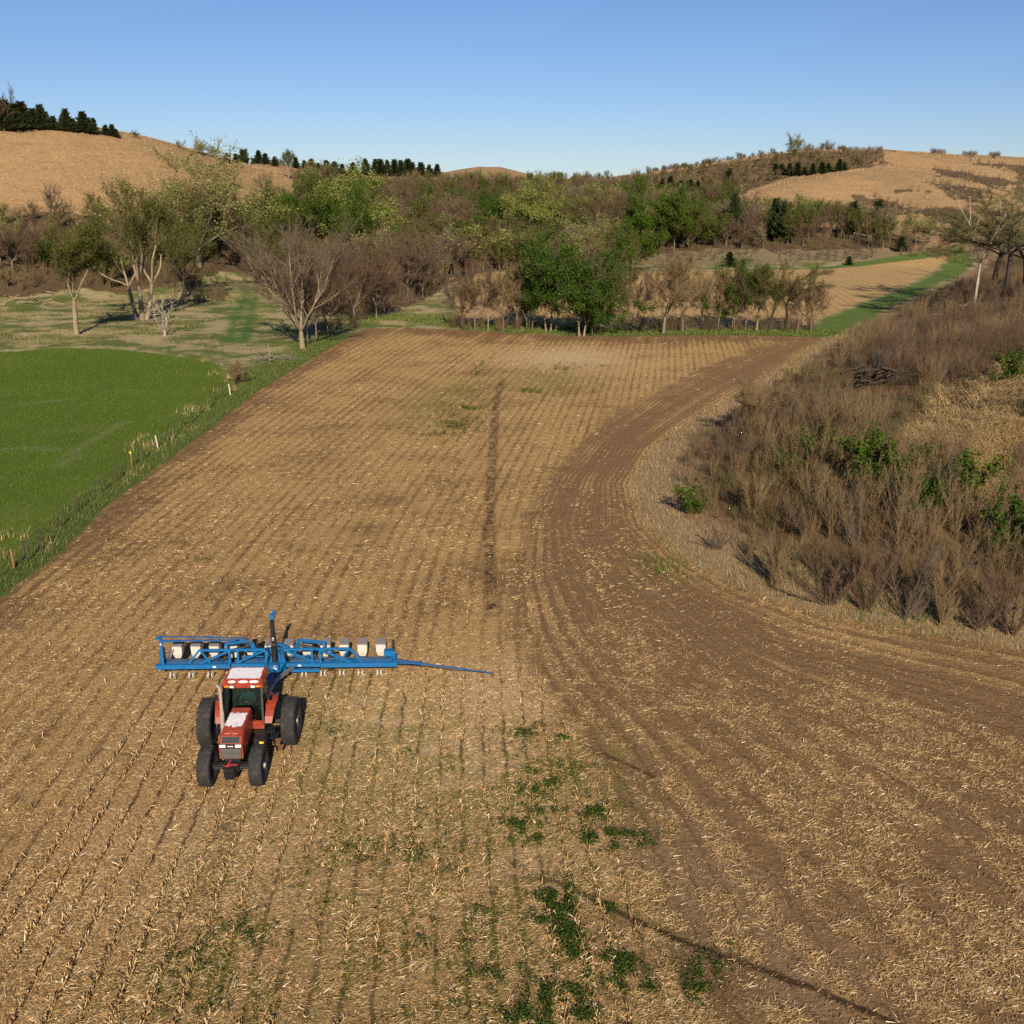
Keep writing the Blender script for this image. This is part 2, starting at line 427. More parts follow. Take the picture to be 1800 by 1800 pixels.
def ground_material():
    s = NT('ground_cover'); P = s.pos()
    xyz = s.sep(P)
    nf = s.noise(P, 11., 4., .65, gain=2.0); nm = s.noise(P, 1.3, 4., .6, gain=1.9)
    nb = s.noise(P, .16, 4., .55, gain=1.9); nx = s.noise(P, .03, 3., .5, gain=1.9)
    jit = s.mul(s.sub(s.noise(P, .9, 4., .7, gain=2.), .5), 1.6)
    # --- meadow / pasture
    gm = s.step(s.add(s.mul(nb, .7), s.mul(nm, .35)), .42, .66)
    past = s.mix(gm, s.mix(nf, (.070, .095, .020), (.145, .165, .045)), s.mix(nf, (.25, .195, .09), (.43, .35, .19)))
    past = s.mix(s.sat(s.mul(s.attr('ruts'), s.step(nm, .2, .5))), past, (.06, .12, .025))
    past = s.mix(s.mul(s.attr('brown'), .85), past, s.mix(nf, (.13, .095, .05), (.28, .205, .12)))
    # --- prairie hills
    strat = s.noise(s.map(P, (.06, .06, 1.3)), 1., 4., .6, gain=2.)
    hn = s.noise(P, .35, 5., .7, gain=2.2)
    hf = s.noise(P, 1.1, 5., .75, gain=2.4)
    hill = s.mix(s.sat(s.add(s.mul(hf, .5), s.add(s.mul(hn, .25), s.mul(strat, .3)))), (.17, .10, .045), (.43, .278, .135))
    hill = s.mix(s.step(nx, .5, .9, 0., .55), hill, (.23, .155, .075)); hill = s.mix(s.mul(s.step(s.noise(P, .11, 5., .65, gain=2.3), .72, 1.), .6), hill, s.mix(hf, (.10, .075, .04), (.22, .17, .09)))
    hill = s.mix(s.mul(s.step(hn, .15, .0), .7), hill, (.12, .09, .04))
    col = s.mix(s.step(s.attr('hill'), .12, .5), past, hill)
    wood = s.attr('wood')
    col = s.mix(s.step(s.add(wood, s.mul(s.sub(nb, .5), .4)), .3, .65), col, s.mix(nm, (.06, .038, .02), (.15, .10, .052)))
    # --- scrub bank
    bank = s.mix(s.sat(s.add(s.mul(nf, .5), s.mul(nm, .5))), (.05, .03, .014), (.20, .13, .06))
    bank = s.mix(s.step(nb, .62, .8, 0., .75), bank, s.mix(nf, (.06, .08, .02), (.20, .17, .07)))
    bk = s.attr('sd_bank')
    edge = s.mix(s.sat(s.add(s.mul(nf, .55), s.mul(nm, .4))), (.16, .10, .05), (.42, .29, .155))
    bank = s.mix(s.step(s.add(bk, s.mul(jit, 1.2)), 5.2, 3.2), bank, edge)
    col = s.mix(s.step(s.add(bk, s.mul(jit, .8)), -.6, .4), col, bank)
    # --- far stubble field
    fu = s.math('SINE', s.mul(s.add(s.attr('u_row'), s.mul(nm, .25)), 2 * math.pi / 1.9))
    far = s.mix(s.sat(s.add(s.mul(nf, .45), s.add(s.mul(nb, .3), s.mul(fu, .12)))), (.30, .185, .075), (.55, .37, .16))
    col = s.mix(s.step(s.add(s.attr('sd_far'), s.mul(jit, 2.)), -.5, 1.2), col, far)
    # --- mown grass track
    trk = s.mix(nf, (.065, .105, .018), (.125, .175, .04)); trk = s.mix(s.step(nm, .66, .9, 0., .8), trk, (.30, .25, .12))
    col = s.mix(s.step(s.add(s.attr('sd_track'), s.mul(jit, 1.5)), -.5, 1.), col, trk)
    # --- verge next to the ploughland: lush
    ver = s.mix(nf, (.055, .080, .018), (.12, .15, .036)); ver = s.mix(s.step(s.add(s.mul(nm, .6), s.mul(nf, .4)), .6, .85, 0., .8), ver, (.33, .26, .13))
    sc_ = s.attr('sd_corn')
    col = s.mix(s.mul(s.attr('verge'), s.step(s.add(sc_, jit), -7., -4.)), col, ver)
    # --- winter wheat
    dr = s.noise(s.map(P, (3.2, .16, 1), (0, 0, R(24))), 1., 3., .65, gain=2.6)
    wh = s.mix(s.sat(s.add(s.mul(nf, .55), s.mul(dr, .45))), (.062, .095, .009), (.145, .195, .026))
    wh = s.mix(s.step(s.add(s.mul(nb, .72), s.mul(nm, .28)), .60, .86, 0., .55), wh, s.mix(nf, (.10, .13, .03), (.24, .23, .09)))
    wh = s.mix(s.step(nx, .3, .7, .0, .45), wh, (.06, .105, .010))
    wh = s.mix(s.mul(s.attr('tread'), .5), wh, (.20, .21, .10))
    col = s.mix(s.step(s.add(s.attr('sd_wheat'), s.mul(jit, 1.5)), -.6, .7), col, wh)
    # --- corn stubble
    u = s.mad(s.sub(s.noise(P, .7, 3., .6, gain=2.), .5), .22, s.attr('u_row'))
    ph = s.math('FRACT', s.mul(u, 1 / ROW)); tri = s.mul(s.math('ABSOLUTE', s.sub(ph, .5)), 2.)
    pl = s.attr('planted'); n3_ = s.noise(P, 3.2, 4., .7, gain=2.2)
    band = s.noise(s.vec(s.mul(s.attr('u_row'), .55), s.mul(xyz[1], .035)), 1., 3., .6, gain=2.2)
    strip = s.mul(s.step(tri, .62, .12), s.sat(s.mad(band, .55, s.mad(nb, .6, -.16))))
    slit = s.mul(s.step(tri, .23, .06), s.step(s.add(s.mul(nm, .5), s.mul(n3_, .5)), .30, .55))
    n1 = s.noise(s.map(P, (24, 5, 4), (0, 0, R(62))), 1., 3., .65, gain=2.2)
    n2 = s.noise(s.map(P, (22, 5, 4), (0, 0, R(-68))), 1., 3., .65, gain=2.2)
    n3 = s.noise(P, 5., 5., .75, gain=2.2)
    fib = s.math('MAXIMUM', s.math('MAXIMUM', n1, n2), s.mul(n3, .95))
    cov = s.add(.60, s.add(s.mul(s.sub(nm, .5), .34), s.add(s.mul(s.sub(nb, .5), .55), s.mul(s.attr('pale'), .25))))
    cov = s.sub(cov, s.mul(s.mul(strip, pl), s.mad(s.attr('head'), .35, .46)))
    cov = s.sub(cov, s.mul(s.mul(slit, s.sub(1., pl)), .8))
    cov = s.sub(cov, s.mul(s.attr('bare'), s.mad(band, 1.15, .1)))
    thr = s.sub(1.06, cov)
    straw_m = s.step(fib, s.sub(thr, .16), s.add(thr, .16))
    soil = s.mix(s.sat(s.add(s.mul(nm, .5), s.mul(n3, .5))), (.095, .050, .021), (.285, .165, .075))
    soil = s.mix(s.step(s.attr('dust'), .2, .9, 0., .55), soil, s.mix(n3, (.20, .128, .072), (.32, .215, .128)))
    stc = s.mix(s.sat(nf), (.29, .166, .062), (.55, .350, .155)); stc = s.mix(s.mul(s.sub(pl, s.mul(s.attr('head'), .5)), .75), stc, s.mix(s.sat(nf), (.30, .175, .058), (.55, .35, .138))); stc = s.mix(s.step(n1, .72, 1.05), stc, (.74, .55, .34)); stc = s.mix(s.mul(s.attr('pale'), .6), stc, s.mix(nf, (.40, .28, .15), (.68, .53, .34)))
    soil = s.mix(s.mul(s.attr('head'), .35), soil, s.mix(n3, (.155, .090, .040), (.36, .222, .108)))
    corn = s.mix(straw_m, soil, stc)
    corn = s.mix(s.mul(s.mul(slit, s.sub(1., pl)), .4), corn, (.055, .032, .016))
    corn = s.mix(s.mul(s.mul(s.attr('moss'), s.step(s.add(s.mul(nm, .6), s.mul(nf, .5)), .40, .75)), .9), corn, s.mix(nf, (.10, .105, .022), (.25, .225, .075)))
    wet = s.mul(s.attr('wet'), s.step(s.add(s.mul(nm, .7), s.mul(n3, .5)), .4, .75))
    rn = s.add(s.mul(nm, .5), s.mul(n3, .6))
    for j, (wd, st, lo) in enumerate(((.56, 1., .45), (.20, .9, .25), (.45, .65, .35), (.15, .8, .3), (.55, .7, .35))):
        ln = s.mul(s.step(s.math('ABSOLUTE', s.add(s.attr('l%d' % j), s.mul(s.sub(nm, .5), wd * .8))), wd, wd * .3), s.attr('lw%d' % j))
        wet = s.math('MAXIMUM', wet, s.mul(s.mul(ln, st), s.step(rn, lo, lo + .25)))
    hl = s.mul(s.attr('head'), s.step(s.math('ABSOLUTE', s.sub(s.math('FRACT', s.mul(u, 2.1 / ROW)), .5)), .14, .02))
    corn = s.mix(s.mul(s.mul(hl, s.step(nm, .25, .6)), .5), corn, (.085, .048, .021))
    corn = s.mix(s.sat(s.mul(wet, 1.1)), corn, s.mix(n3, (.035, .02, .011), (.09, .052, .026)))
    col = s.mix(s.step(s.add(sc_, s.mul(jit, .55)), -.3, .3), col, corn)
    h = s.add(s.mul(n3, .5), s.add(s.mul(fib, .35), s.mul(nm, .5)))
    h = s.sub(h, s.mul(s.mul(strip, pl), .5))
    s.bump(h, .09, .9)
    s.done(col, .95, spec=.08)
    return s.m

M = {}
M['ground'] = ground_material()
def straw_mat(name, a, b, c, d):
    s = NT(name); i = s.island()
    k = s.mix(s.step(i, 0., .35), a, b); k = s.mix(s.step(i, .35, .8), k, c); k = s.mix(s.step(i, .85, 1.), k, d)
    return s.done(k, .75, spec=.25)
M['straw'] = straw_mat('straw', (.14, .076, .031), (.34, .200, .076), (.55, .365, .162), (.84, .66, .43))
M['straw_gold'] = straw_mat('straw_gold', (.16, .088, .034), (.34, .205, .074), (.53, .355, .15), (.78, .60, .38))
M['dry_grass'] = straw_mat('dry_grass', (.16, .10, .045), (.30, .20, .095), (.42, .295, .145), (.54, .41, .235))
M['brown_weed'] = straw_mat('brown_weed', (.05, .024, .012), (.115, .058, .028), (.19, .104, .048), (.31, .19, .095))
M['gold_grass'] = straw_mat('gold_grass', (.34, .21, .08), (.52, .35, .145), (.64, .45, .20), (.76, .58, .32))
M['weed'] = leafy('weed_leaf', (.022, .048, .006), (.050, .090, .012), (.095, .14, .022))
M['grass'] = leafy('grass_blade', (.055, .085, .016), (.115, .155, .034), (.22, .22, .07))
M['wheat'] = leafy('wheat_blade', (.075, .115, .010), (.145, .205, .026), (.20, .235, .055))
M['moss'] = leafy('moss_leaf', (.060, .082, .010), (.125, .150, .026), (.20, .21, .05))
M['leaf_green'] = leafy('leaf_green', (.035, .070, .004), (.065, .115, .008), (.105, .160, .018), .3)
M['leaf_dark'] = leafy('leaf_dark', (.020, .048, .004), (.046, .092, .006), (.080, .135, .013), .25)
M['leaf_lime'] = leafy('leaf_lime', (.13, .165, .028), (.21, .245, .05), (.30, .32, .09), .3)
M['leaf_pale'] = leafy('leaf_pale', (.15, .17, .045), (.23, .25, .07), (.34, .34, .13), .3)
M['leaf_olive'] = leafy('leaf_olive', (.045, .056, .006), (.082, .094, .011), (.14, .146, .026), .3)
M['cedar'] = leafy('cedar_needles', (.016, .026, .009), (.034, .046, .014), (.062, .070, .022), .1)
M['bark_tan'] = barky('bark_tan', (.17, .125, .075), (.36, .28, .18))
M['bark_grey'] = barky('bark_grey', (.12, .095, .07), (.28, .22, .165))
M['bark_dark'] = barky('bark_dark', (.028, .02, .014), (.085, .062, .042))
M['bark_white'] = barky('bark_white', (.42, .35, .29), (.66, .58, .50))
M['bark_bleached'] = barky('bark_bleached', (.28, .22, .165), (.50, .42, .33))
M['twig_grey'] = barky('twig_grey', (.095, .066, .042), (.185, .132, .085), 3., .5)
M['twig_red'] = barky('twig_red', (.080, .046, .027), (.155, .096, .057), 3., .5)
M['twig_tan'] = barky('twig_tan', (.135, .085, .038), (.25, .165, .078), 3., .5)
M['twig_dark'] = barky('twig_dark', (.040, .030, .016), (.105, .080, .045), 3., .4)
M['twig_olive'] = barky('twig_olive', (.085, .070, .026), (.16, .130, .052), 3., .5)
def plain(name, c, rough=.6, metal=0., spec=.4, dirt=.15, dc=(.16, .11, .07)):
    s = NT(name); n = s.noise(s.objco(), 5., 5., .7, gain=2.)
    c2 = s.mix(s.step(n, .45, .95, 0., dirt), c, dc)
    s.bump(n, .004, .3)
    return s.done(c2, s.mad(n, .15, rough - .07), metal, spec)
M['blue'] = plain('blue_paint', (.002, .112, .29), .5, dirt=.35, dc=(.075, .10, .13))
M['blue_dark'] = plain('worn_blue_paint', (.010, .075, .20), .55, dirt=.5, dc=(.10, .075, .06))
M['rubber'] = plain('rubber', (.028, .026, .025), .85, spec=.2, dirt=.75, dc=(.085, .068, .058))
M['black'] = plain('black_metal', (.012, .012, .012), .5, dirt=.3, dc=(.06, .045, .035))
M['steel'] = plain('dull_steel', (.30, .28, .26), .5, .6, dirt=.4)
M['rim'] = plain('rim_silver', (.24, .23, .23), .5, .4, dirt=.5)
M['rust'] = plain('rusty_steel', (.22, .10, .045), .85, dirt=.4)
M['exhaust'] = plain('exhaust_pipe', (.44, .36, .30), .45, .35, dirt=.35)
M['hopper'] = plain('cream_plastic', (.52, .49, .41), .5, dirt=.5, dc=(.36, .30, .21))
M['lid'] = plain('dusty_lid', (.16, .145, .135), .7, dirt=.6, dc=(.30, .25, .21))
M['white'] = plain('white_paint', (.8, .79, .76), .5, dirt=.2)
M['red_cloth'] = plain('red_strap', (.42, .025, .03), .8)
M['orange_lens'] = plain('orange_lens', (.85, .23, .02), .3, dirt=.1)
M['lamp_glass'] = plain('lamp_glass', (.82, .80, .72), .2, spec=.6, dirt=.1)
M['yellow'] = plain('yellow_reflector', (.78, .52, .06), .4)
M['skin'] = plain('skin', (.46, .27, .19), .6, dirt=0.)
M['shirt'] = plain('blue_shirt', (.09, .22, .26), .9, dirt=0.)
M['cap'] = plain('dark_cap', (.06, .06, .07), .9, dirt=0.)
M['seat'] = plain('seat_fabric', (.06, .06, .055), .9)
def red_paint():
    s = NT('red_paint'); n = s.noise(s.objco(), 4., 5., .7, gain=2.)
    c = s.mix(n, (.19, .022, .009), (.31, .046, .016))
    c = s.mix(s.step(n, .55, 1., 0., .6), c, (.25, .13, .08)); c = s.mix(s.step(s.sep(s.objco())[2], 1.5, .6, 0., .45), c, (.20, .14, .09))
    return s.done(c, .38, 0., .5)
M['red'] = red_paint()
def worn_red(name, x0, x1, y0, y1, mx, my, cut=.36):
    """sun-bleached top panel: chalky white except along its borders and in flakes"""
    s = NT(name); o = s.objco(); p = s.sep(o)
    n = s.noise(s.map(o, (9., 5., 1)), 1., 5., .7, gain=2.3)
    fx = s.math('MINIMUM', s.sub(p[0], x0), s.sub(x1, p[0])); fy = s.math('MINIMUM', s.sub(p[1], y0), s.sub(y1, p[1]))
    m = s.math('MINIMUM', s.mul(fx, 1 / mx), s.mul(fy, 1 / my))
    m = s.math('MINIMUM', m, 1.2)
    w = s.step(s.add(m, s.mul(s.sub(n, cut), 1.0)), .80, .92)
    c = s.mix(w, s.mix(n, (.26, .035, .018), (.36, .06, .03)), s.mix(n, (.62, .56, .57), (.80, .75, .75)))
    return s.done(c, .5, 0., .4)
M['roof_red'] = worn_red('bleached_roof', -.68, .68, -.56, .36, .09, .07, .44)
M['hood_red'] = worn_red('bleached_hood', -.42, .37, -2.66, -1.10, .10, .42, .46)
def glass():
    s = NT('cab_glass')
    tr = s.n('ShaderNodeBsdfTransparent'); tr.inputs[0].default_value = (.44, .56, .50, 1)
    gl = s.n('ShaderNodeBsdfGlossy'); gl.inputs['Roughness'].default_value = .03
    fr = s.n('ShaderNodeFresnel'); fr.inputs[0].default_value = 1.45
    mx = s.n('ShaderNodeMixShader')
    s.t.links.new(fr.outputs[0], mx.inputs[0]); s.t.links.new(tr.outputs[0], mx.inputs[1]); s.t.links.new(gl.outputs[0], mx.inputs[2])
    s.t.links.new(mx.outputs[0], s.out.inputs[0]); return s.m
M['glass'] = glass()

# ------------------------------------------------------------------ the land, split into its zones
def axis_steps(lo_fine, hi_fine, step, lo, hi, g):
    a = list(np.arange(lo_fine, hi_fine + 1e-6, step))
    x, s = a[-1], step
    while x < hi: s *= g; x += s; a.append(x)
    x, s = a[0], step; b = []
    while x > lo: s *= g; x -= s; b.append(x)
    return np.array(b[::-1] + a)
gx = axis_steps(-42, 52, .85, -2600, 2600, 1.024)
gy = axis_steps(18, 112, .85, -260, 3800, 1.0125)
X, Y = np.meshgrid(gx, gy); X = X.ravel(); Y = Y.ravel()
Z = land_z(X, Y)
G = np.stack([X, Y], 1)
A = {}
def capd(poly, lim=60): return np.clip(sdist(G, poly), -lim, lim)
A['sd_corn'] = capd(CORN); A['sd_wheat'] = capd(WHEAT); A['sd_far'] = capd(FAR); A['sd_track'] = capd(TRACK); A['sd_bank'] = capd(BANK)
uu, hd, tt = rows(X, Y)
A['u_row'] = uu
planted_f = lambda x, y, h: np.clip(np.maximum(np.maximum(sst(y, 40.6, 41.4), h), sst(-x, 15.2, 15.8)), 0, 1)
A['planted'] = planted_f(X, Y, hd)
left_w = fl(LEFT_EDGE); top_w = fl(TOP_EDGE)
dl = seg_dist(G, np.vstack([[[-26, -60]], left_w]), False); dt = seg_dist(G, top_w, False)
def bare_f(h, t, dl, dt, y):
    hb = h * (.22 + .50 * sst(t, .10, .3) * (1 - .65 * sst(t, .62, .9)))
    hb = hb * (.85 - .08 * sst(y, 30, 62)) + h * .10 * (1 - sst(y, 40, 60)) + h * .25 * sst(t, .85, 1.) * (1 - sst(y, 34, 44))
    return np.clip(np.maximum(hb, np.maximum(.40 * (1 - sst(dl, .5, 4.0)), .55 * (1 - sst(dt, 1, 14)))), 0, 1)
A['bare'] = bare_f(hd, tt, dl, dt, Y)
def blobs(P, lst):
    v = np.zeros(len(P))
    for px, py, rx, ry in lst:
        c = flat(px, py); v = np.maximum(v, np.exp(-((P[:, 0] - c[0]) / rx) ** 2 - ((P[:, 1] - c[1]) / ry) ** 2))
    return v
MOSS = [(680, 1560, 4, 3), (820, 1420, 3, 4), (480, 1740, 3, 2), (930, 1480, 2, 4), (620, 1380, 3, 3), (880, 1780, 4, 2), (760, 1420, 3.5, 3), (640, 1480, 3.5, 2.5), (900, 1350, 2.5, 3), (560, 1640, 3, 2), (330, 1700, 2.2, 2), (840, 1690, 3, 2.5), (1000, 1700, 2.5, 2), (560, 1250, 3, 3), (700, 1290, 3, 3),
        (770, 720, 4, 9), (800, 690, 3, 8), (960, 670, 5, 8), (1000, 1400, 2.5, 3), (420, 1560, 2, 2), (950, 1560, 3, 2.5)]
A['moss'] = blobs(G, MOSS)
A['pale'] = blobs(G, [(760, 1330, 4.5, 5), (640, 1250, 3, 3.5), (860, 1240, 3, 4), (880, 1480, 3, 3), (1000, 630, 9, 10), (420, 1500, 4, 3)])
A['dust'] = blobs(G, [(1120, 1500, 1.6, 4), (1180, 1620, 1.6, 3), (1250, 1560, 1.0, 4), (1330, 1600, 1.2, 3), (1420, 1720, 2.5, 2)])
RUT1 = fl([(885, 665), (873, 700), (867, 800), (862, 880), (861, 970), (868, 1080)])
RUT2 = fl([(940, 1545), (985, 1553), (1100, 1610), (1213, 1660), (1400, 1727), (1520, 1775), (1640, 1830)])
RUT3 = fl([(700, 1395), (770, 1440), (860, 1500), (940, 1545)])
RUT4 = fl([(1050, 1320), (1160, 1370)])
rut_f = lambda P: np.clip(np.maximum.reduce([
    (1 - sst(seg_dist(P, RUT1, False), .3, .9)) * .9, (1 - sst(seg_dist(P, RUT2, False), .12, .35)) * 1.0, blobs(P, [(1180, 1690, 1.2, .6), (1250, 1720, 1.0, .5), (1050, 1620, 1.3, .5), (640, 930, 1.5, 1.5), (680, 880, 1.6, 1.6), (585, 588, 5, 5)]) * .8,
    ]), 0, 1)
A['wet'] = np.maximum(blobs(G, [(1180, 1690, 1.2, .6), (1250, 1720, 1.0, .5), (1050, 1620, 1.3, .5), (640, 930, 1.5, 1.5), (680, 880, 1.6, 1.6), (585, 588, 5, 5)]) * .8, 0)
def side(P, L):
    """signed offset from a nearly straight line, and a weight that ends with it"""
    a, b = L[0], L[-1]; d = (b - a) / np.linalg.norm(b - a); q = P - a; t = q @ d; yq = np.interp(t, (L - a) @ d, (L - a) @ np.array([-d[1], d[0]]))
    return np.clip(q @ np.array([-d[1], d[0]]) - yq, -20, 20), sst(t, -1, 1) * (1 - sst(t, np.linalg.norm(b - a) - 1, np.linalg.norm(b - a) + 1))
for j_, L_ in enumerate((RUT1, RUT2, RUT3, RUT4, fl([(296, 1790), (330, 1670), (370, 1560), (412, 1420)]))): A['l%d' % j_], A['lw%d' % j_] = side(G, L_)
A['head'] = hd
tw = [fl([(402, 600), (414, 560), (425, 535), (432, 500)]), fl([(428, 602), (436, 570), (443, 545), (446, 505)])]
A['ruts'] = np.maximum.reduce([1 - sst(seg_dist(G, t, False), .5, 1.3) for t in tw])
A['tread'] = np.maximum.reduce([1 - sst(seg_dist(G, fl(t), False), .12, .8) for t in ([(100, 820), (160, 775), (215, 742)], [(0, 790), (60, 787), (100, 790)], [(40, 712), (80, 705), (125, 702)])]) * .8
verge = np.where((X < -18) & (Y < 160), 1., 0.)
verge = np.maximum(verge, (1 - sst(seg_dist(G, fl([(640, 560), (700, 553), (760, 560), (900, 578), (1100, 583), (1400, 583)]), False), 3, 9)))
A['verge'] = verge
th = np.arctan2(X, Y); rr = np.hypot(X, Y)
pxx, pyy, dep = project(X, Y, Z)
infront = dep > 20
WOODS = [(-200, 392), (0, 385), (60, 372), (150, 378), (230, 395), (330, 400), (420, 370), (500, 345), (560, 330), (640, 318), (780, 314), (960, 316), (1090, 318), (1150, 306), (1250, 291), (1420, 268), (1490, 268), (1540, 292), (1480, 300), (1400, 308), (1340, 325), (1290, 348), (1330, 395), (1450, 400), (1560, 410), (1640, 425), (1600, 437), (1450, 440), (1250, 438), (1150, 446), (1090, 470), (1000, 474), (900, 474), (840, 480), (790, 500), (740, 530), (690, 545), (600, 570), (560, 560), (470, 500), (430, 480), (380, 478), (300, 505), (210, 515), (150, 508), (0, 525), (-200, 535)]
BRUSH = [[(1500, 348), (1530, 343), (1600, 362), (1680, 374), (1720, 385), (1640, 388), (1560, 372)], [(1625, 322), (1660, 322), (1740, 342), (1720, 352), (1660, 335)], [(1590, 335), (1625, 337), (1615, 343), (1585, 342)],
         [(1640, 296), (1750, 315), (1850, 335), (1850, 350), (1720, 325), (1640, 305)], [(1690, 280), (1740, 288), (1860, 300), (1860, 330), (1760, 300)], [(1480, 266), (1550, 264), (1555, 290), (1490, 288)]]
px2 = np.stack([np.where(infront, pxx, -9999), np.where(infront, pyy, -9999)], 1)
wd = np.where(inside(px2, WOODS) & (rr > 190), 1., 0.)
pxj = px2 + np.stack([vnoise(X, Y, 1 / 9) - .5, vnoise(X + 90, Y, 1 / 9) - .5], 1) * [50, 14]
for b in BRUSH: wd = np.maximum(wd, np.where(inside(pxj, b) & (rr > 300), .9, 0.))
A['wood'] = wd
A['hill'] = np.clip(Z / 14, 0, 1) * np.where(A['sd_bank'] > 0, np.where(rr > 380, 1, 0), 1.)
brown = sst(Y, 318, 330) * (1 - sst(Z, 8, 14))
brown = np.maximum(brown, np.where((A['sd_far'] < 0) & inside(px2, [(780, 500), (1440, 470), (1440, 588), (1100, 588), (760, 560)]), .35, 0))
A['brown'] = brown
nxn, nyn = len(gx), len(gy)
ii, jj = np.meshgrid(np.arange(nxn - 1), np.arange(nyn - 1)); q0 = (jj * nxn + ii).ravel()
Q = np.stack([q0, q0 + 1, q0 + 1 + nxn, q0 + nxn], 1)
fm = lambda a: a[Q].mean(1)
zone = np.zeros(len(Q), int)
zone[(fm(A['hill']) > .25) | (fm(rr) > 620)] = 1
zone[fm(A['sd_bank']) > 0] = 2
zone[(fm(A['sd_bank']) > 0) & (fm(rr) > 400)] = 1
zone[fm(A['sd_far']) > 0] = 3
zone[fm(A['sd_track']) > 0] = 4
zone[fm(A['sd_wheat']) > 0] = 5
zone[fm(A['sd_corn']) > 0] = 6
ZN = ['pasture_ground', 'prairie_hills', 'bank_ground', 'far_stubble_field', 'grass_track', 'wheat_field', 'corn_field']
for k, nm_ in enumerate(ZN):
    f = Q[zone == k]
    if not len(f): continue
    ids, inv = np.unique(f, return_inverse=True)
    me = np_mesh(nm_, np.stack([X[ids], Y[ids], Z[ids]], 1), [inv.reshape(-1, 4)], [M['ground']], True, {a: v[ids] for a, v in A.items()})
    o = obj(nm_, me); o['kind'] = 'structure'

# ------------------------------------------------------------------ tractor
YAW = R(1.52)
TR = thing('tractor', 'red farm tractor with bleached roof and hood, pulling the blue planter', 'tractor', (-9.98, 34.97, 0), YAW)
def make_tyre(r, w, lugs):
    b = MB(); ri = r * .52; h = w / 2
    b.lathe_x([(-h * .72, ri), (-h, ri + (r - ri) * .35), (-h * .98, r * .9), (-h * .86, r * .965), (0, r * .975), (h * .86, r * .965), (h * .98, r * .9), (h, ri + (r - ri) * .35), (h * .72, ri)], (0, 0, 0), 44)
    for k in range(lugs):                                   # chevron bars of the tread
        for sd in (-1, 1):
            t0 = 2 * math.pi * (k + (.5 if sd > 0 else 0)) / lugs
            sec = []
            for j in range(3):
                x = sd * h * (.02 + .49 * j); t = t0 - .16 * j * .5 * (1 if r > .8 else 1.25)
                ro = r * (1.0 - .012 * j); rb = r * .95; wd_ = .026 * (1.1 if r > .8 else 1.3)
                ring = []
                for rad, dt_ in ((rb, -wd_), (ro, -wd_ * .7), (ro, wd_ * .7), (rb, wd_)):
                    ring.append((x, -math.sin(t + dt_) * rad, math.cos(t + dt_) * rad))
                sec.append(ring)
            b.loft(sec)
    return b
def make_wheel(r, w, x, y, lugs, out):
    e = bpy.data.objects.new('wheel', None); link(e, TR); e.location = (x, y, r - .03)
    make_tyre(r, w, lugs).build('tyre', M['rubber'], e, smooth=True)
    b = MB(); ri = r * .53; h = w / 2 * .7
    b.lathe_x([(-h, ri), (-h, ri * .93), (h, ri * .93), (h, ri)], (0, 0, 0), 40)
    b.lathe_x([(out * .02, ri * .94), (out * .05, ri * .94), (out * .11, ri * .45), (out * .11, .02), (out * .06, .02), (out * .06, ri * .45)], (0, 0, 0), 40)
    b.build('rim', M['rim'], e, smooth=True)
    b = MB(); b.tube([(out * .04, 0, 0), (out * .26, 0, 0)], [.15, .11], 14)
    for k in range(8):
        a = k * math.pi / 4; b.tube([(out * .10, math.cos(a) * ri * .3, math.sin(a) * ri * .3), (out * .15, math.cos(a) * ri * .3, math.sin(a) * ri * .3)], .022, 6)
    b.build('hub', M['steel'], e)
for sx in (-1, 1):
    make_wheel(.93, .52, sx * 1.56, 0, 22, sx)
    make_wheel(.725, .46, sx * .90, -2.85, 18, sx)
b = MB(); b.tube([(-1.55, 0, .9), (-.5, 0, .9)], .085, 12); b.tube([(.5, 0, .9), (1.55, 0, .9)], .085, 12)
b.box((0, .0, .92), (.95, .9, .62)); b.box((0, -.55, .85), (.6, .7, .55)); b.build('rear_axle', M['black'], TR, .02)
b = MB(); b.box((0, -2.85, .70), (1.5, .2, .2)); b.box((0, -2.85, .74), (.42, .42, .34)); b.tube([(-.75, -2.85, .68), (.75, -2.85, .68)], .09, 10)
b.tube([(-.62, -3.02, .72), (.62, -3.02, .72)], .035, 8); b.build('front_axle', M['black'], TR, .015)
b = MB(); b.box((0, -1.9, 1.0), (.52, 2.0, .55)); b.box((0, -1.2, .75), (.5, 1.3, .35)); b.build('engine_block', M['black'], TR, .03)
# hood
def hsec(y, w0, w1, z0, z1, c=.05):
    return [(-w0 / 2, y, z0), (w0 / 2, y, z0), (w0 / 2, y, z1 - .13), (w1 / 2, y, z1 - .03), (w1 / 2 - c, y, z1), (-w1 / 2 + c, y, z1), (-w1 / 2, y, z1 - .03), (-w0 / 2, y, z1 - .13)]
b = MB(); b.loft([hsec(-1.02, .72, .66, 1.18, 2.02), hsec(-1.8, .77, .70, 1.15, 1.985), hsec(-2.6, .82, .74, 1.12, 1.93)])
b.build('hood', M['red'], TR, .012)
b = MB(); b.loft([[(-.325, -1.06, 2.014), (.325, -1.06, 2.014), (.325, -1.06, 2.026), (-.325, -1.06, 2.026)], [(-.34, -1.8, 1.982), (.34, -1.8, 1.982), (.34, -1.8, 1.994), (-.34, -1.8, 1.994)], [(-.36, -2.6, 1.926), (.36, -2.6, 1.926), (.36, -2.6, 1.938), (-.36, -2.6, 1.938)]])
b.build('hood_top_panel', M['hood_red'], TR)
b = MB(); b.loft([hsec(-2.604, .82, .74, 1.06, 1.93), hsec(-2.80, .83, .75, 1.05, 1.84), hsec(-2.98, .84, .78, 1.04, 1.62, .03)])
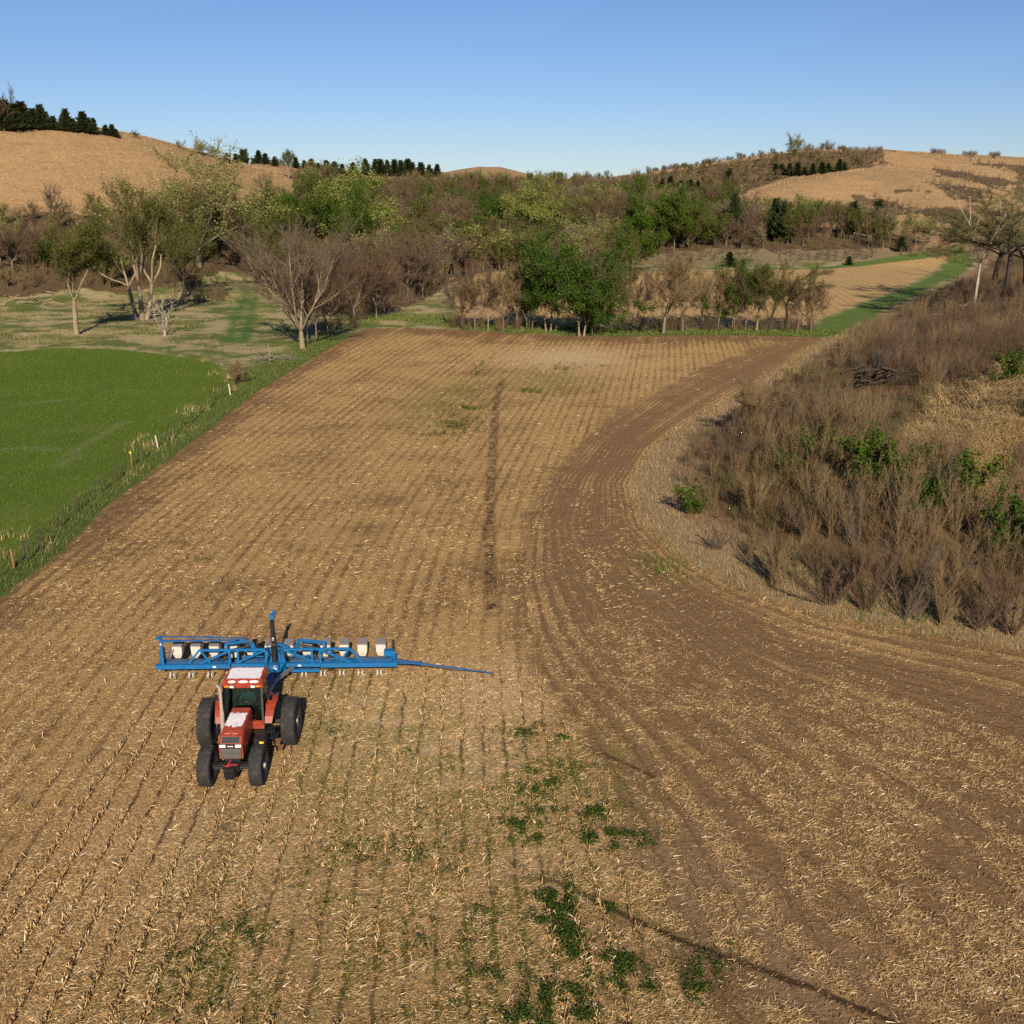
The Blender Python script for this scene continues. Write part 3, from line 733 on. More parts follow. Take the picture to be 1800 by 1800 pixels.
b.build('nose', M['red'], TR, .012)
fz = lambda z: -2.985 - (0 if z > 1.6 else 0)
b = MB(); b.bar((0, -2.83, 1.83), (0, -2.975, 1.66), .62, .012); b.build('air_intake', M['black'], TR, .003)
for sx in (-1, 1):
    b = MB(); b.box((sx * .14, -2.72, 1.893), (.17, .07, .006), Matrix.Rotation(-.40, 3, 'X')); b.build('bleached_patch', M['white'], TR)
b = MB(); b.box((0, -2.99, 1.555), (.78, .016, .135)); b.build('headlight_panel', M['black'], TR, .003)
for sx in (-1, 1):
    b = MB(); b.box((sx * .275, -3.003, 1.555), (.21, .02, .105)); b.build('headlight', M['lamp_glass'], TR, .005)
b = MB(); b.box((0, -3.001, 1.548), (.27, .016, .09)); bd = b.build('badge', M['black'], TR, .003)
b = MB()
for x, w in ((-.085, .03), (-.045, .035), (0, .035), (.045, .035), (.085, .03)): b.box((x, -3.011, 1.548), (w, .004, .034))
b.build('badge_lettering', M['white'], bd)
b = MB(); b.box((0, -2.99, 1.27), (.72, .016, .40)); gr = b.build('grille', M['black'], TR, .003)
for k in range(8):
    b = MB(); b.box((0, -3.004, 1.10 + .048 * k), (.70, .014, .020)); b.build('grille_slat', M['steel'], gr)
b = MB(); b.box((0, -3.30, .72), (.38, .34, .34)); b.box((0, -3.1, .80), (.55, .3, .16))
b.box((-.16, -3.49, .74), (.04, .06, .3)); b.box((.16, -3.49, .74), (.04, .06, .3)); b.build('weight_bracket', M['black'], TR, .03)
for k in range(5):
    b = MB(); b.box((-.12 + .06 * k, -3.5, .66), (.052, .1, .26)); b.build('front_weight', M['black'], TR, .012)
b = MB(); b.tube([(-.24, -3.2, .92), (-.1, -3.32, .93), (.05, -3.27, .98), (.2, -3.22, .93), (.25, -3.1, .9)], .022, 6); b.tube([(-.1, -3.32, .94), (-.03, -3.2, 1.02), (.02, -3.1, 1.06)], .02, 6)
b.build('tow_strap', M['red_cloth'], TR)
# cab
b = MB(); b.loft([[(-.76, -1.02, 1.12), (.76, -1.02, 1.12), (.76, .34, 1.12), (-.76, .34, 1.12)], [(-.765, -1.03, 1.46), (.765, -1.03, 1.46), (.765, .36, 1.46), (-.765, .36, 1.46)]])
b.build('cab', M['red'], TR, .02)
P4 = {}
for sx in (-1, 1):
    P4[sx, 0] = [(sx * .735, -1.0, 1.46), (sx * .69, -.70, 2.66)]
    P4[sx, 1] = [(sx * .74, .33, 1.46), (sx * .68, .30, 2.66)]
for (sx, k), (p, q) in P4.items():
    b = MB(); b.bar(p, q, .07, .07); b.build('cab_pillar', M['black'], TR, .01)
def pane(pts, name='cab_window', th=.01):
    n = (Vector(pts[1]) - Vector(pts[0])).cross(Vector(pts[3]) - Vector(pts[0])).normalized() * th
    MB().loft([[tuple(Vector(p) - n / 2) for p in pts], [tuple(Vector(p) + n / 2) for p in pts]]).build(name, M['glass'], TR)
pane([(-.70, -1.0, 1.47), (.70, -1.0, 1.47), (.655, -.71, 2.65), (-.655, -.71, 2.65)], 'windshield')
pane([(-.70, .335, 1.47), (.70, .335, 1.47), (.645, .305, 2.65), (-.645, .305, 2.65)])
for sx in (-1, 1): pane([(sx * .745, -.95, 1.47), (sx * .745, .30, 1.47), (sx * .685, .27, 2.65), (sx * .695, -.66, 2.65)], 'cab_door')
b = MB(); b.bar((.2, -1.03, 1.62), (.5, -.97, 1.68), .014); b.build('wiper', M['black'], TR)
# roof: front band, bleached top
b = MB(); b.loft([[(-.74, -.74, 2.66), (.74, -.74, 2.66), (.74, .40, 2.66), (-.74, .40, 2.66)], [(-.75, -.73, 2.80), (.75, -.73, 2.80), (.75, .41, 2.80), (-.75, .41, 2.80)], [(-.70, -.56, 2.93), (.70, -.56, 2.93), (.69, .37, 2.98), (-.69, .37, 2.98)]])
b.build('cab_roof', M['red'], TR, .018)
b = MB(); b.loft([[(-.67, -.555, 2.9285), (.67, -.555, 2.9285), (.67, -.555, 2.942), (-.67, -.555, 2.942)], [(-.665, .35, 2.976), (.665, .35, 2.976), (.665, .35, 2.99), (-.665, .35, 2.99)]])
b.build('roof_top_panel', M['roof_red'], TR)
for x, w in ((-.40, .27), (.02, .36), (.42, .34)):
    bm = bmesh.new(); bmesh.ops.create_uvsphere(bm, u_segments=20, v_segments=8, radius=.5)
    bmesh.ops.scale(bm, vec=(w, .10, .012), verts=bm.verts)
    bmesh.ops.rotate(bm, cent=(0, 0, 0), matrix=Matrix.Rotation(.65, 3, 'X'), verts=bm.verts)
    me = bpy.data.meshes.new('bleached_patch'); bm.to_mesh(me); bm.free(); me.materials.append(M['white'])
    obj('bleached_patch', me, TR, (x, -.635, 2.874))
for sx in (-1, 1):
    b = MB(); b.box((sx * .485, -.737, 2.735), (.40, .016, .105)); pl_ = b.build('light_housing', M['black'], TR, .004)
    b = MB(); b.box((sx * .575, -.75, 2.74), (.19, .02, .06)); b.build('turn_light', M['orange_lens'], pl_, .006)
    b = MB(); b.box((sx * .385, -.752, 2.725), (.14, .024, .082)); b.build('work_light', M['lamp_glass'], pl_, .006)
# fenders over the rear wheels
for sx in (-1, 1):
    secs = []
    for k in range(9):
        t = R(-66 + 13.5 * k); rr_ = 1.06; yy = math.sin(t) * rr_; zz = .9 + math.cos(t) * rr_
        wi, wo = sx * .775, sx * (1.16 - .03 * abs(k - 4))
        n = Vector((0, math.sin(t), math.cos(t))) * .03
        secs.append([(wi, yy, zz), (wo, yy, zz), (wo, yy - n.y, zz - n.z), (wi, yy - n.y, zz - n.z)])
    b = MB(); b.loft(secs); b.box((sx * .785, -.1, 1.55), (.03, 1.0, .8)); b.build('fender', M['red'], TR, .008)
    b = MB(); b.tube([(sx * .98, .1, 1.975), (sx * .98, .1, 2.06)], .055, 10); b.build('fender_lamp', M['black'], TR)
# exhaust, steps, tanks, mirrors
b = MB(); b.tube([(-.60, -1.62, 1.2), (-.60, -1.58, 1.45), (-.61, -1.5, 2.9), (-.63, -1.5, 3.08), (-.72, -1.53, 3.2)], [.065, .065, .062, .06, .06], 12)
b.tube([(-.60, -1.61, 1.3), (-.605, -1.54, 2.15)], [.085, .085], 12); b.build('exhaust_pipe', M['exhaust'], TR, smooth=True)
b = MB(); b.box((-.62, -1.55, 1.12), (.26, .5, .3)); b.build('muffler', M['rust'], TR, .03)
b = MB(); b.box((.72, -1.42, .88), (.42, .72, .48)); b.box((.62, -1.08, 1.06), (.5, .26, .1)); b.build('fuel_tank', M['black'], TR, .04)
b = MB(); b.box((.80, -1.79, .99), (.15, .012, .075)); b.build('reflector', M['yellow'], TR, .003)
b = MB()
for sx in (-1, 1): b.bar((1.04 + sx * .02, -1.02 + sx * .24, 1.15), (1.30 + sx * .02, -1.15 + sx * .24, .38), .05, .03)
ld = b.build('step_ladder', M['black'], TR)
for k in range(4):
    t = k / 3; b = MB(); b.box((1.05 + .25 * t, -1.03 - .12 * t, 1.12 - .72 * t), (.26, .46, .03)); b.build('step', M['rust'] if k > 1 else M['black'], ld, .005)
for sx in (-1, 1):
    b = MB(); b.tube([(sx * .72, -.72, 2.4), (sx * .93, -.86, 2.42)], .014, 6); b.box((sx * .95, -.87, 2.36), (.11, .04, .24)); b.build('mirror', M['black'], TR, .008)
b = MB(); b.box((0, .75, .62), (.14, 1.5, .1)); b.box((-.38, .7, .72), (.08, .7, .1)); b.box((.38, .7, .72), (.08, .7, .1)); b.box((0, .55, 1.15), (.8, .25, .5)); b.build('drawbar', M['black'], TR, .01)
b = MB(); b.box((0, .02, 1.5), (.52, .5, .14)); b.box((0, .25, 1.88), (.5, .12, .68)); b.build('seat', M['seat'], TR, .05)
b = MB(); b.tube([(0, -.78, 1.5), (0, -.52, 1.86)], .035, 8)
ring = [(.19 * math.cos(a), -.5 + .09 * math.sin(a), 1.87 + .165 * math.sin(a)) for a in [2 * math.pi * k / 14 for k in range(15)]]
b.tube(ring, .017, 6); b.build('steering_wheel', M['black'], TR)
b = MB(); b.box((0, -.86, 1.56), (.5, .2, .3)); b.box((.5, -.1, 1.62), (.16, .8, .3)); b.build('dashboard', M['seat'], TR, .03)

# driver in the cab: one skinned body, clothes and cap as children
def skin_fig(name, pts, edges, mat, parent=None, root=0, sub=2):
    me = bpy.data.meshes.new(name); me.from_pydata([p[:3] for p in pts], edges, [])
    o = obj(name, me, parent)
    md = o.modifiers.new('skin', 'SKIN'); md.use_smooth_shade = True
    for i, p in enumerate(pts):
        r = p[3]; me.skin_vertices[0].data[i].radius = (r, r * (p[4] if len(p) > 4 else 1))
        me.skin_vertices[0].data[i].use_root = (i == root)
    s_ = o.modifiers.new('sub', 'SUBSURF'); s_.levels = sub; s_.render_levels = sub
    me.materials.append(mat); return o
PER = [(0, .06, 1.62, .15, .8), (0, .05, 1.82, .14, .8), (0, .03, 2.03, .165, .65), (0, .02, 2.12, .065), (0, 0, 2.2, .062), (0, -.015, 2.29, .088), (0, -.02, 2.37, .085), (0, -.02, 2.43, .05),
       (.19, .03, 2.05, .065), (.27, -.10, 1.84, .052), (.19, -.36, 1.87, .042), (.155, -.47, 1.90, .038),
       (-.19, .03, 2.05, .065), (-.28, -.08, 1.83, .052), (-.20, -.36, 1.87, .042), (-.155, -.47, 1.90, .038),
       (.11, -.06, 1.62, .095), (.15, -.42, 1.64, .075), (.15, -.55, 1.30, .055), (-.11, -.06, 1.62, .095), (-.15, -.42, 1.64, .075), (-.15, -.55, 1.30, .055),
       (0, -.115, 2.305, .018)]
PE = [(0, 1), (1, 2), (2, 3), (3, 4), (4, 5), (5, 6), (6, 7), (2, 8), (8, 9), (9, 10), (10, 11), (2, 12), (12, 13), (13, 14), (14, 15), (0, 16), (16, 17), (17, 18), (0, 19), (19, 20), (20, 21), (5, 22)]
dr = skin_fig('person', PER, PE, M['skin'])
dr.location = TR.location; dr.rotation_euler = (0, 0, YAW)
tag(dr, 'driver in teal shirt and dark cap seated at the wheel inside the tractor cab', 'person')
skin_fig('shirt', [(0, .06, 1.60, .165, .85), (0, .05, 1.82, .155, .85), (0, .03, 2.04, .18, .68), (.19, .03, 2.05, .08), (.275, -.10, 1.84, .064), (.2, -.34, 1.87, .052), (-.19, .03, 2.05, .08), (-.285, -.08, 1.83, .064), (-.205, -.34, 1.87, .052)],
         [(0, 1), (1, 2), (2, 3), (3, 4), (4, 5), (2, 6), (6, 7), (7, 8)], M['shirt'], dr)
skin_fig('trousers', [(0, .06, 1.6, .165, .8), (.11, -.06, 1.62, .105), (.15, -.42, 1.64, .085), (.15, -.55, 1.32, .066), (-.11, -.06, 1.62, .105), (-.15, -.42, 1.64, .085), (-.15, -.55, 1.32, .066)],
         [(0, 1), (1, 2), (2, 3), (0, 4), (4, 5), (5, 6)], M['seat'], dr)
b = MB(); b.loft([[(.1 * math.cos(a), -.02 + .105 * math.sin(a), 2.365) for a in [2 * math.pi * k / 14 for k in range(14)]], [(.098 * math.cos(a), -.02 + .1 * math.sin(a), 2.43) for a in [2 * math.pi * k / 14 for k in range(14)]], [(.05 * math.cos(a), -.02 + .05 * math.sin(a), 2.475) for a in [2 * math.pi * k / 14 for k in range(14)]]])
b.box((0, -.155, 2.372), (.15, .12, .015)); b.build('cap', M['cap'], dr, smooth=True)
for sx in (-1, 1):                                           # hands closed on the rim: palm, four fingers, thumb
    for k in range(4):
        x = sx * (.128 + .02 * k); b = MB(); b.tube([(x, -.475, 1.92), (x, -.515, 1.925 - .004 * k), (x, -.525, 1.895), (x, -.505, 1.872)], [.0095, .009, .0085, .007], 6); b.build('finger', M['skin'], dr, smooth=True)
    b = MB(); b.tube([(sx * .135, -.45, 1.895), (sx * .115, -.47, 1.87), (sx * .12, -.5, 1.86)], [.012, .01, .008], 6); b.build('thumb', M['skin'], dr, smooth=True)

# ------------------------------------------------------------------ planter
PO = (-10.22, 40.35, 0)
PL = thing('seed_planter', 'blue folding twelve row seed planter with cream hoppers behind the tractor', 'planter', PO, YAW)
b = MB(); b.box((-3.53, 0, .66), (3.2, .19, .20)); b.build('left_wing_bar', M['blue'], PL, .012)
b = MB(); b.box((3.60, 0, .66), (3.3, .19, .20)); b.build('right_wing_bar', M['blue'], PL, .012)
b = MB(); b.box((-1.16, .02, .68), (1.44, .17, .17)); b.box((1.2, .0, .68), (1.48, .17, .17)); b.box((.95, -.14, .47), (1.95, .12, .13)); b.box((-.8, -.1, .47), (1.6, .12, .13)); b.box((0, .15, .6), (.86, .5, .34)); b.build('centre_bar', M['blue'], PL, .012)
for x0, x1 in ((-4.9, -2.0), (-1.85, -.5), (.55, 1.85), (2.0, 5.0)):
    b = MB(); b.box(((x0 + x1) / 2, .58, .62), (x1 - x0, .26, .14)); b.build('row_unit_bar', M['blue_dark'], PL, .01)
def truss(sg):
    b = MB(); f = lambda x, z, y=.06: (sg * x, y, z)
    b.bar(f(1.72, 1.38), f(3.22, 1.38), .09); b.bar(f(3.22, 1.38), f(3.72, .76), .085); b.bar(f(3.18, 1.36), f(2.78, .76), .075)
    b.bar(f(1.93, 1.34), f(3.25, .74), .085); b.bar(f(1.93, 1.42), f(1.95, .74), .10); b.bar(f(2.35, 1.36), f(2.6, .8, .3), .06)
    b.box(f(3.05, .70, .27), (1.5, .5, .03)); b.build('wing_truss', M['blue'], PL, .008)
    b = MB(); b.bar(f(.35, 1.38), f(1.70, 1.38), .10); b.bar(f(.42, 1.34), f(1.68, .76), .08); b.bar(f(1.58, 1.36), f(1.60, .76), .09)
    b.bar(f(.36, 1.42), f(.40, .76), .10); b.bar(f(.55, .95, .3), f(1.5, .95, .3), .05); b.build('centre_truss', M['blue'], PL, .008)
    b = MB()
    for dy in (-.08, .08): b.bar((sg * 2.15, .25 + dy, 1.58), (sg * 1.02, .25 + dy, 1.72), .07, .05)
    b.bar((sg * 1.05, .25, 1.74), (sg * .80, .02, 1.12), .17, .09); b.bar((sg * 2.12, .25, 1.58), (sg * 2.1, .1, 1.38), .1, .08)
    b.build('fold_linkage', M['blue'], PL, .008)
    b = MB(); b.tube([(sg * 1.1, .28, 1.45), (sg * 1.65, .28, 1.35)], .055, 10); b.tube([(sg * 1.65, .28, 1.35), (sg * 2.2, .28, 1.25)], .03, 8); b.build('hydraulic_cylinder', M['black'], PL)
truss(-1); truss(1)
b = MB(); b.box((0, -.02, 1.75), (.15, .17, 2.2)); b.bar((-.1, -.1, .7), (-.1, -.08, 2.6), .02); b.build('mast', M['black'], PL, .01)
b = MB(); b.box((.02, -.02, 2.94), (.17, .2, .2)); b.bar((.02, 0, 3.0), (.10, .12, 3.16), .10, .12); b.build('mast_cap', M['blue'], PL, .012)
for z, h in ((1.98, .035), (1.90, .025)):
    b = MB(); b.box((.0, -.12, z), (.075, .012, h)); b.build('mast_decal', M['white'], PL)
b = MB()
for x in (-.30, -.17, .2, .3): b.bar((x, .05, .76), (x * .9, .05, 1.5), .08)
b.box((0, .1, 1.38), (.7, .12, .1)); b.bar((.12, .2, 1.6), (.55, .35, 1.35), .2, .08); b.build('mast_frame', M['blue'], PL, .008)
# end frames and marker arms
b = MB(); b.bar((-4.82, .05, .74), (-4.82, .05, 1.98), .11); b.box((-4.9, .05, 1.96), (.2, .22, .1)); b.bar((-4.82, .05, 1.78), (-4.0, .12, 1.80), .06); b.build('marker_post', M['blue'], PL, .01)
b = MB(); b.bar((-4.9, .12, 2.02), (-1.15, .16, 1.86), .06, .05); b.bar((-4.8, .02, 1.86), (-1.6, .1, 1.80), .075, .06); b.bar((-3.0, .1, 2.0), (-1.1, .1, 1.86), .05)
arm = b.build('folded_marker_arm', M['blue_dark'], PL, .006)
b = MB(); b.lathe_x([(-.02, .03), (-.02, .19), (.02, .19), (.02, .03)], (0, 0, 0), 18); d_ = b.build('marker_disc', M['rust'], arm, loc=(-1.0, .1, 1.88)); d_.rotation_euler = (0, .3, .5)
b = MB(); b.bar((5.2, -.02, .84), (6.35, -.07, .685), .12, .10); b.bar((5.2, .04, .66), (6.3, 0, .66), .05); b.box((6.3, -.06, .69), (.1, .18, .18)); b.bar((6.3, -.07, .69), (8.3, -.16, .42), .07, .065); b.bar((8.2, -.155, .433), (9.35, -.21, .28), .045)
arm = b.build('lowered_marker_arm', M['blue_dark'], PL, .006)
b = MB(); b.bar((6.3, -.0, .61), (8.1, -.1, .37), .03); b.build('marker_cable', M['rust'], arm)
b = MB(); b.lathe_x([(-.02, .03), (-.03, .12), (.0, .12), (.02, .03)], (0, 0, 0), 18); d_ = b.build('marker_disc', M['rust'], arm, loc=(9.40, -.22, .22)); d_.rotation_euler = (0, 0, .6)
b = MB(); b.box((4.85, .55, .95), (.42, .3, .26)); b.bar((5.1, .3, .6), (5.1, .3, 1.1), .05); b.box((5.05, .62, .75), (.3, .5, .05)); b.build('drive_box', M['blue'], PL, .012)
b = MB(); b.lathe_x([(-.05, .06), (-.05, .2), (.05, .2), (.05, .06)], (0, 0, 0), 18); b.build('drive_wheel', M['rubber'], PL, loc=(5.0, .95, 1.15))
b = MB(); b.box((-4.95, .45, .8), (.12, .5, .9)); b.tube([(-4.7, .35, .8), (-4.62, .4, 1.1), (-4.55, .5, 1.25)], .04, 6); b.build('wing_end_bracket', M['blue_dark'], PL, .01)
# twelve row units
def row_unit(x):
    e = bpy.data.objects.new('row_unit', None); link(e, PL); e.location = (x, 1.12, 0)
    return e
proto = row_unit(0)
b = MB(); b.loft([[(-.13, -.15, .58), (.13, -.15, .58), (.13, .13, .58), (-.13, .13, .58)], [(-.20, -.2, .80), (.20, -.2, .80), (.20, .22, .80), (-.20, .22, .80)], [(-.215, -.22, 1.17), (.215, -.22, 1.17), (.215, .25, 1.17), (-.215, .25, 1.17)]])
b.build('hopper', M['hopper'], proto, .02)
b = MB(); b.loft([[(-.23, -.24, 1.172), (.23, -.24, 1.172), (.23, .27, 1.172), (-.23, .27, 1.172)], [(-.22, -.23, 1.20), (.22, -.23, 1.20), (.21, .26, 1.30), (-.21, .26, 1.30)]]); b.build('hopper_lid', M['lid'], proto, .012)
b = MB(); b.bar((-.14, -.5, .62), (-.14, .1, .45), .04, .08); b.bar((.14, -.5, .62), (.14, .1, .45), .04, .08); b.box((0, .05, .42), (.22, .6, .22)); b.bar((0, .3, .42), (0, .75, .22), .12, .06); b.build('unit_frame', M['black'], proto, .008)
for sx in (-1, 1):
    b = MB(); b.lathe_x([(sx * .19, .03), (sx * .19, .2), (sx * .09, .2), (sx * .09, .03)], (0, .05, .2), 16); b.build('gauge_wheel', M['rubber'], proto)
    b = MB(); b.lathe_x([(sx * .07, .02), (sx * .07, .15), (sx * .03, .15), (sx * .03, .02)], (0, .75, .15), 14); b.build('press_wheel', M['black'], proto)
    b = MB(); b.lathe_x([(sx * .05, .02), (sx * .05, .09), (sx * .09, .09), (sx * .09, .02)], (0, -1.1, .24), 14)
    for k in range(10):
        a = k * 2 * math.pi / 10
        b.bar((sx * .075, -1.1 + .06 * math.cos(a), .24 + .06 * math.sin(a)), (sx * .11, -1.1 + .14 * math.cos(a), .24 + .14 * math.sin(a)), .02, .03)
    b.build('row_cleaner', M['lid'] if sx > 9 else M['hopper'], proto)
for i in range(12):
    x = (i - 5.5) * ROW
    if i == 0: proto.location.x = x
    else:
        c = copy_tree(proto, PL); c.location.x = x
for x in (-2.25, -1.3, 1.3, 2.25):
    b = MB(); b.lathe_x([(-.1, .2), (-.12, .3), (-.1, .37), (.1, .37), (.12, .3), (.1, .2)], (0, 0, 0), 22)
    for k in range(12):
        a = k * math.pi / 6; b.bar((-.1, .37 * math.cos(a), .37 * math.sin(a)), (.1, .37 * math.cos(a + .2), .37 * math.sin(a + .2)), .04, .03)
    w = b.build('carrier_wheel', M['rubber'], PL, loc=(x, .85, .36))
    b = MB(); b.lathe_x([(-.05, .02), (-.05, .2), (.05, .2), (.05, .02)], (0, 0, 0), 18); b.build('rim', M['white'], w)
b = MB(); b.bar((-.02, -.1, .62), (.1, -4.2, .55), .16, .18); b.bar((.42, -.05, .8), (.15, -2.6, .6), .09, .1); b.bar((-.42, -.05, .7), (0, -2.6, .6), .08, .1); b.box((0, -.22, .72), (.42, .3, .24)); b.build('hitch_tongue', M['blue'], PL, .012)
b = MB(); b.bar((.78, -.1, .62), (.32, -1.7, .75), .12, .14); b.tube([(.45, -1.2, .78), (.2, -3.2, .75)], .06, 10); b.build('hitch_brace', M['steel'], PL, .01)
b = MB(); b.box((.06, -.40, .80), (.10, .012, .05)); b.build('hitch_lamp', M['orange_lens'], PL); b = MB(); b.box((.04, -.40, .68), (.15, .012, .08)); b.build('hitch_plate', M['white'], PL)
for x, z in ((1.05, .68), (-4.82, 1.7), (-2.6, .66)):
    b = MB(); b.box((x, -.105 if z < 1 else -.01, z), (.13 if z < 1 else .06, .006, .07)); b.build('frame_decal', M['white'], PL)
b = MB()
for pts in ([(-.15, -.05, 1.2), (-.35, -.12, 1.5), (-.2, -.16, 1.72), (.15, -.16, 1.68), (.38, -.1, 1.3), (.45, .0, .9)], [(-.1, -.1, 1.1), (-.25, -.2, 1.55), (.1, -.2, 1.62), (.3, -.1, 1.2)], [(.4, .1, 1.15), (.6, .15, .9), (1.2, .2, .82), (1.6, .2, .95)],
            [(-.2, -.1, 1.3), (-.3, -.2, .9), (-.22, -.4, .7), (-.05, -1.4, .8), (0, -2.8, 1.0)], [(2.0, .2, .9), (2.6, .25, .80), (3.2, .3, .84), (3.9, .3, .78), (4.7, .35, .85)], [(-4.6, .25, .85), (-4.0, .3, .78), (-3.4, .3, .82), (-2.7, .25, .78), (-2.1, .2, .9)], [(.08, -.14, 2.7), (.12, -.15, 2.2), (.1, -.15, 1.4)]):
    b.tube(pts, .022, 6)
b.build('hydraulic_hose', M['black'], PL, smooth=True)

# ------------------------------------------------------------------ residue, stubble and weeds on the ploughland
def in_view(x, y, z=0., m=90):
    a, b, d = project(x, y, z); return (d > 5) & (a > -m) & (a < 1800 + m) & (b < 1800 + m) & (b > -m)
def cover(x, y):
    P = np.stack([x, y], 1); u, h, t = rows(x, y)
    pl = planted_f(x, y, h)
    dl_ = seg_dist(P, np.vstack([[[-26, -60]], left_w]), False); dt_ = seg_dist(P, top_w, False)
    br = bare_f(h, t, dl_, dt_, y)
    wob = (vnoise(x, y, .8) - .5) * .25
    tri = np.abs(((u + wob) / ROW) % 1 - .5) * 2
    strip = (1 - sst(tri, .12, .62)) * pl; slit = (1 - sst(tri, .12, .26)) * (1 - pl)
    band = np.clip((vnoise(u * .55 * 8, y * .035 * 8, .125) - .5) * 2.2 + .5, 0, 1)
    pale_ = blobs(P, [(760, 1330, 4.5, 5), (640, 1250, 3, 3.5), (860, 1240, 3, 4), (880, 1480, 3, 3), (420, 1500, 4, 3)])
    c = .60 + .3 * pale_ - h * strip * .3 + (vnoise(x, y, .9) - .5) * .7 + (vnoise(x + 70, y, 2.6) - .5) * .8 + (vnoise(x, y, .2) - .5) * .6 - strip * (.05 + .4 * band) - slit * 1.2 - br * (.1 + 1.1 * band) - rut_f(P) * .8
    return np.clip(c, .03, 1)
def scatter_rows(n, y0, y1, fall):
    """positions over the ploughland in view, thinning with distance"""
    y = y0 * (y1 / y0) ** rng.random(n) if fall else y0 + (y1 - y0) * rng.random(n)
    hw = y * .60 + 4
    x = (rng.random(n) * 2 - 1) * hw
    P = np.stack([x, y], 1)
    k = in_view(x, y) & (sdist(P, CORN) > .1)
    return x[k], y[k]
def straw_batch(n, y0, y1, lmin, lmax, wid, tris):
    x, y = scatter_rows(n, y0, y1, True)
    k = rng.random(len(x)) < cover(x, y); x, y = x[k], y[k]; m = len(x)
    L = lmin + (lmax - lmin) * rng.random(m) ** 3.2; W = wid * (.5 + rng.random(m))
    a = rng.normal(.15, .75, m); a = np.where(rng.random(m) < .3, rng.random(m) * 6.28, a)
    el = np.abs(rng.normal(0, .18, m))
    D = np.stack([np.cos(a) * np.cos(el), np.sin(a) * np.cos(el), np.sin(el) * np.where(rng.random(m) < .5, 1, 1)], 1)
    tw = rng.normal(0, .5, m)
    S = np.stack([-np.sin(a) * np.cos(tw), np.cos(a) * np.cos(tw), np.sin(tw)], 1)
    C = np.stack([x, y, .012 + np.abs(rng.normal(0, .018, m)) + .3 * W], 1)
    if tris:
        V = np.stack([C - S * W[:, None] * .5, C + S * W[:, None] * .5, C + D * L[:, None]], 1).reshape(-1, 3)
        return V, np.arange(m * 3).reshape(m, 3)
    t = (.35 + .5 * rng.random(m))[:, None]
    V = np.stack([C - S * W[:, None] * .5, C + S * W[:, None] * .5, C + D * L[:, None] + S * W[:, None] * .5 * t, C + D * L[:, None] - S * W[:, None] * .5 * t], 1).reshape(-1, 3)
    return V, np.arange(m * 4).reshape(m, 4)
ac = Acc()
ac.add(*straw_batch(1050000, 19, 48, .05, .32, .019, True))
o = obj('corn_residue', ac.mesh('corn_residue', M['straw'])); tag(o, kind='stuff')
ac = Acc()
ac.add(*straw_batch(480000, 48, 165, .10, .45, .036, True))
o = obj('chopped_residue', ac.mesh('chopped_residue', M['straw_gold'])); tag(o, kind='stuff')

# upright stubble along the unploughed rows
n = 90000
x, y = scatter_rows(n, 19, 60, True)
u, h, t = rows(x, y)
tgt = (np.floor(u / ROW) + .5) * ROW
k = (h < .5); x = x + (tgt - u) + rng.normal(0, .025, len(x))
pl = planted_f(x, y, h)
k &= rng.random(len(x)) < np.where(pl > .5, .06, .62) * sst(vnoise(x, y, .45), .3, .62)
x, y = x[k], y[k]; m = len(x)
P0 = np.stack([x, y, np.full(m, -.01)], 1); Ls = .06 + .16 * rng.random(m) ** 1.6
P1 = P0 + np.stack([rng.normal(0, .45, m), rng.normal(-.05, .45, m), np.ones(m)], 1) * Ls[:, None]
ac = Acc(); ac.add(*prisms(P0, P1, .011 + .007 * rng.random(m), .009 + .006 * rng.random(m), 4))
# husk leaves hanging on the stalks
q = rng.random(m) < .5; PP = P1[q]; D = rng.normal(size=(q.sum(), 3)) * [1, 1, .35] - [0, 0, .45]
D /= np.linalg.norm(D, axis=1, keepdims=True); a_, b_ = frames(D); Wd = .018 + .02 * rng.random(len(PP)); Ln = .12 + .2 * rng.random(len(PP))
E = PP + D * Ln[:, None]; E[:, 2] = np.maximum(E[:, 2], .01)
ac.add(np.stack([PP - a_ * Wd[:, None] * .5, PP + a_ * Wd[:, None] * .5, E], 1).reshape(-1, 3), np.arange(len(PP) * 3).reshape(-1, 3))
o = obj('corn_stubble', ac.mesh('corn_stubble', M['straw'])); tag(o, kind='stuff')

# soil clods thrown up along ruts and strips
n = 60000; x, y = scatter_rows(n, 19, 75, True)
P = np.stack([x, y], 1); k = rng.random(len(x)) < np.clip(rut_f(P) * .9 + (1 - cover(x, y)) * .22, 0, 1)
x, y = x[k], y[k]; m = len(x); r_ = .012 + .035 * rng.random(m) ** 3
oc = np.array([[1, 0, 0], [0, 1, 0], [-1, 0, 0], [0, -1, 0], [0, 0, 1.]]) ; jitter = 1 + rng.normal(0, .25, (m, 5, 1))
V = np.stack([x, y, r_ * .2], 1)[:, None] + oc[None] * jitter * r_[:, None, None]
F = np.array([[0, 1, 4], [1, 2, 4], [2, 3, 4], [3, 0, 4]])[None] + (np.arange(m) * 5)[:, None, None]
s = NT('soil_clod'); i_ = s.island(); M['clod'] = s.done(s.mix(i_, (.07, .04, .02), (.19, .115, .06)), .95, spec=.05)
o = obj('soil_clods', np_mesh('soil_clods', V.reshape(-1, 3), [F.reshape(-1, 3)], [M['clod']])); tag(o, kind='stuff')

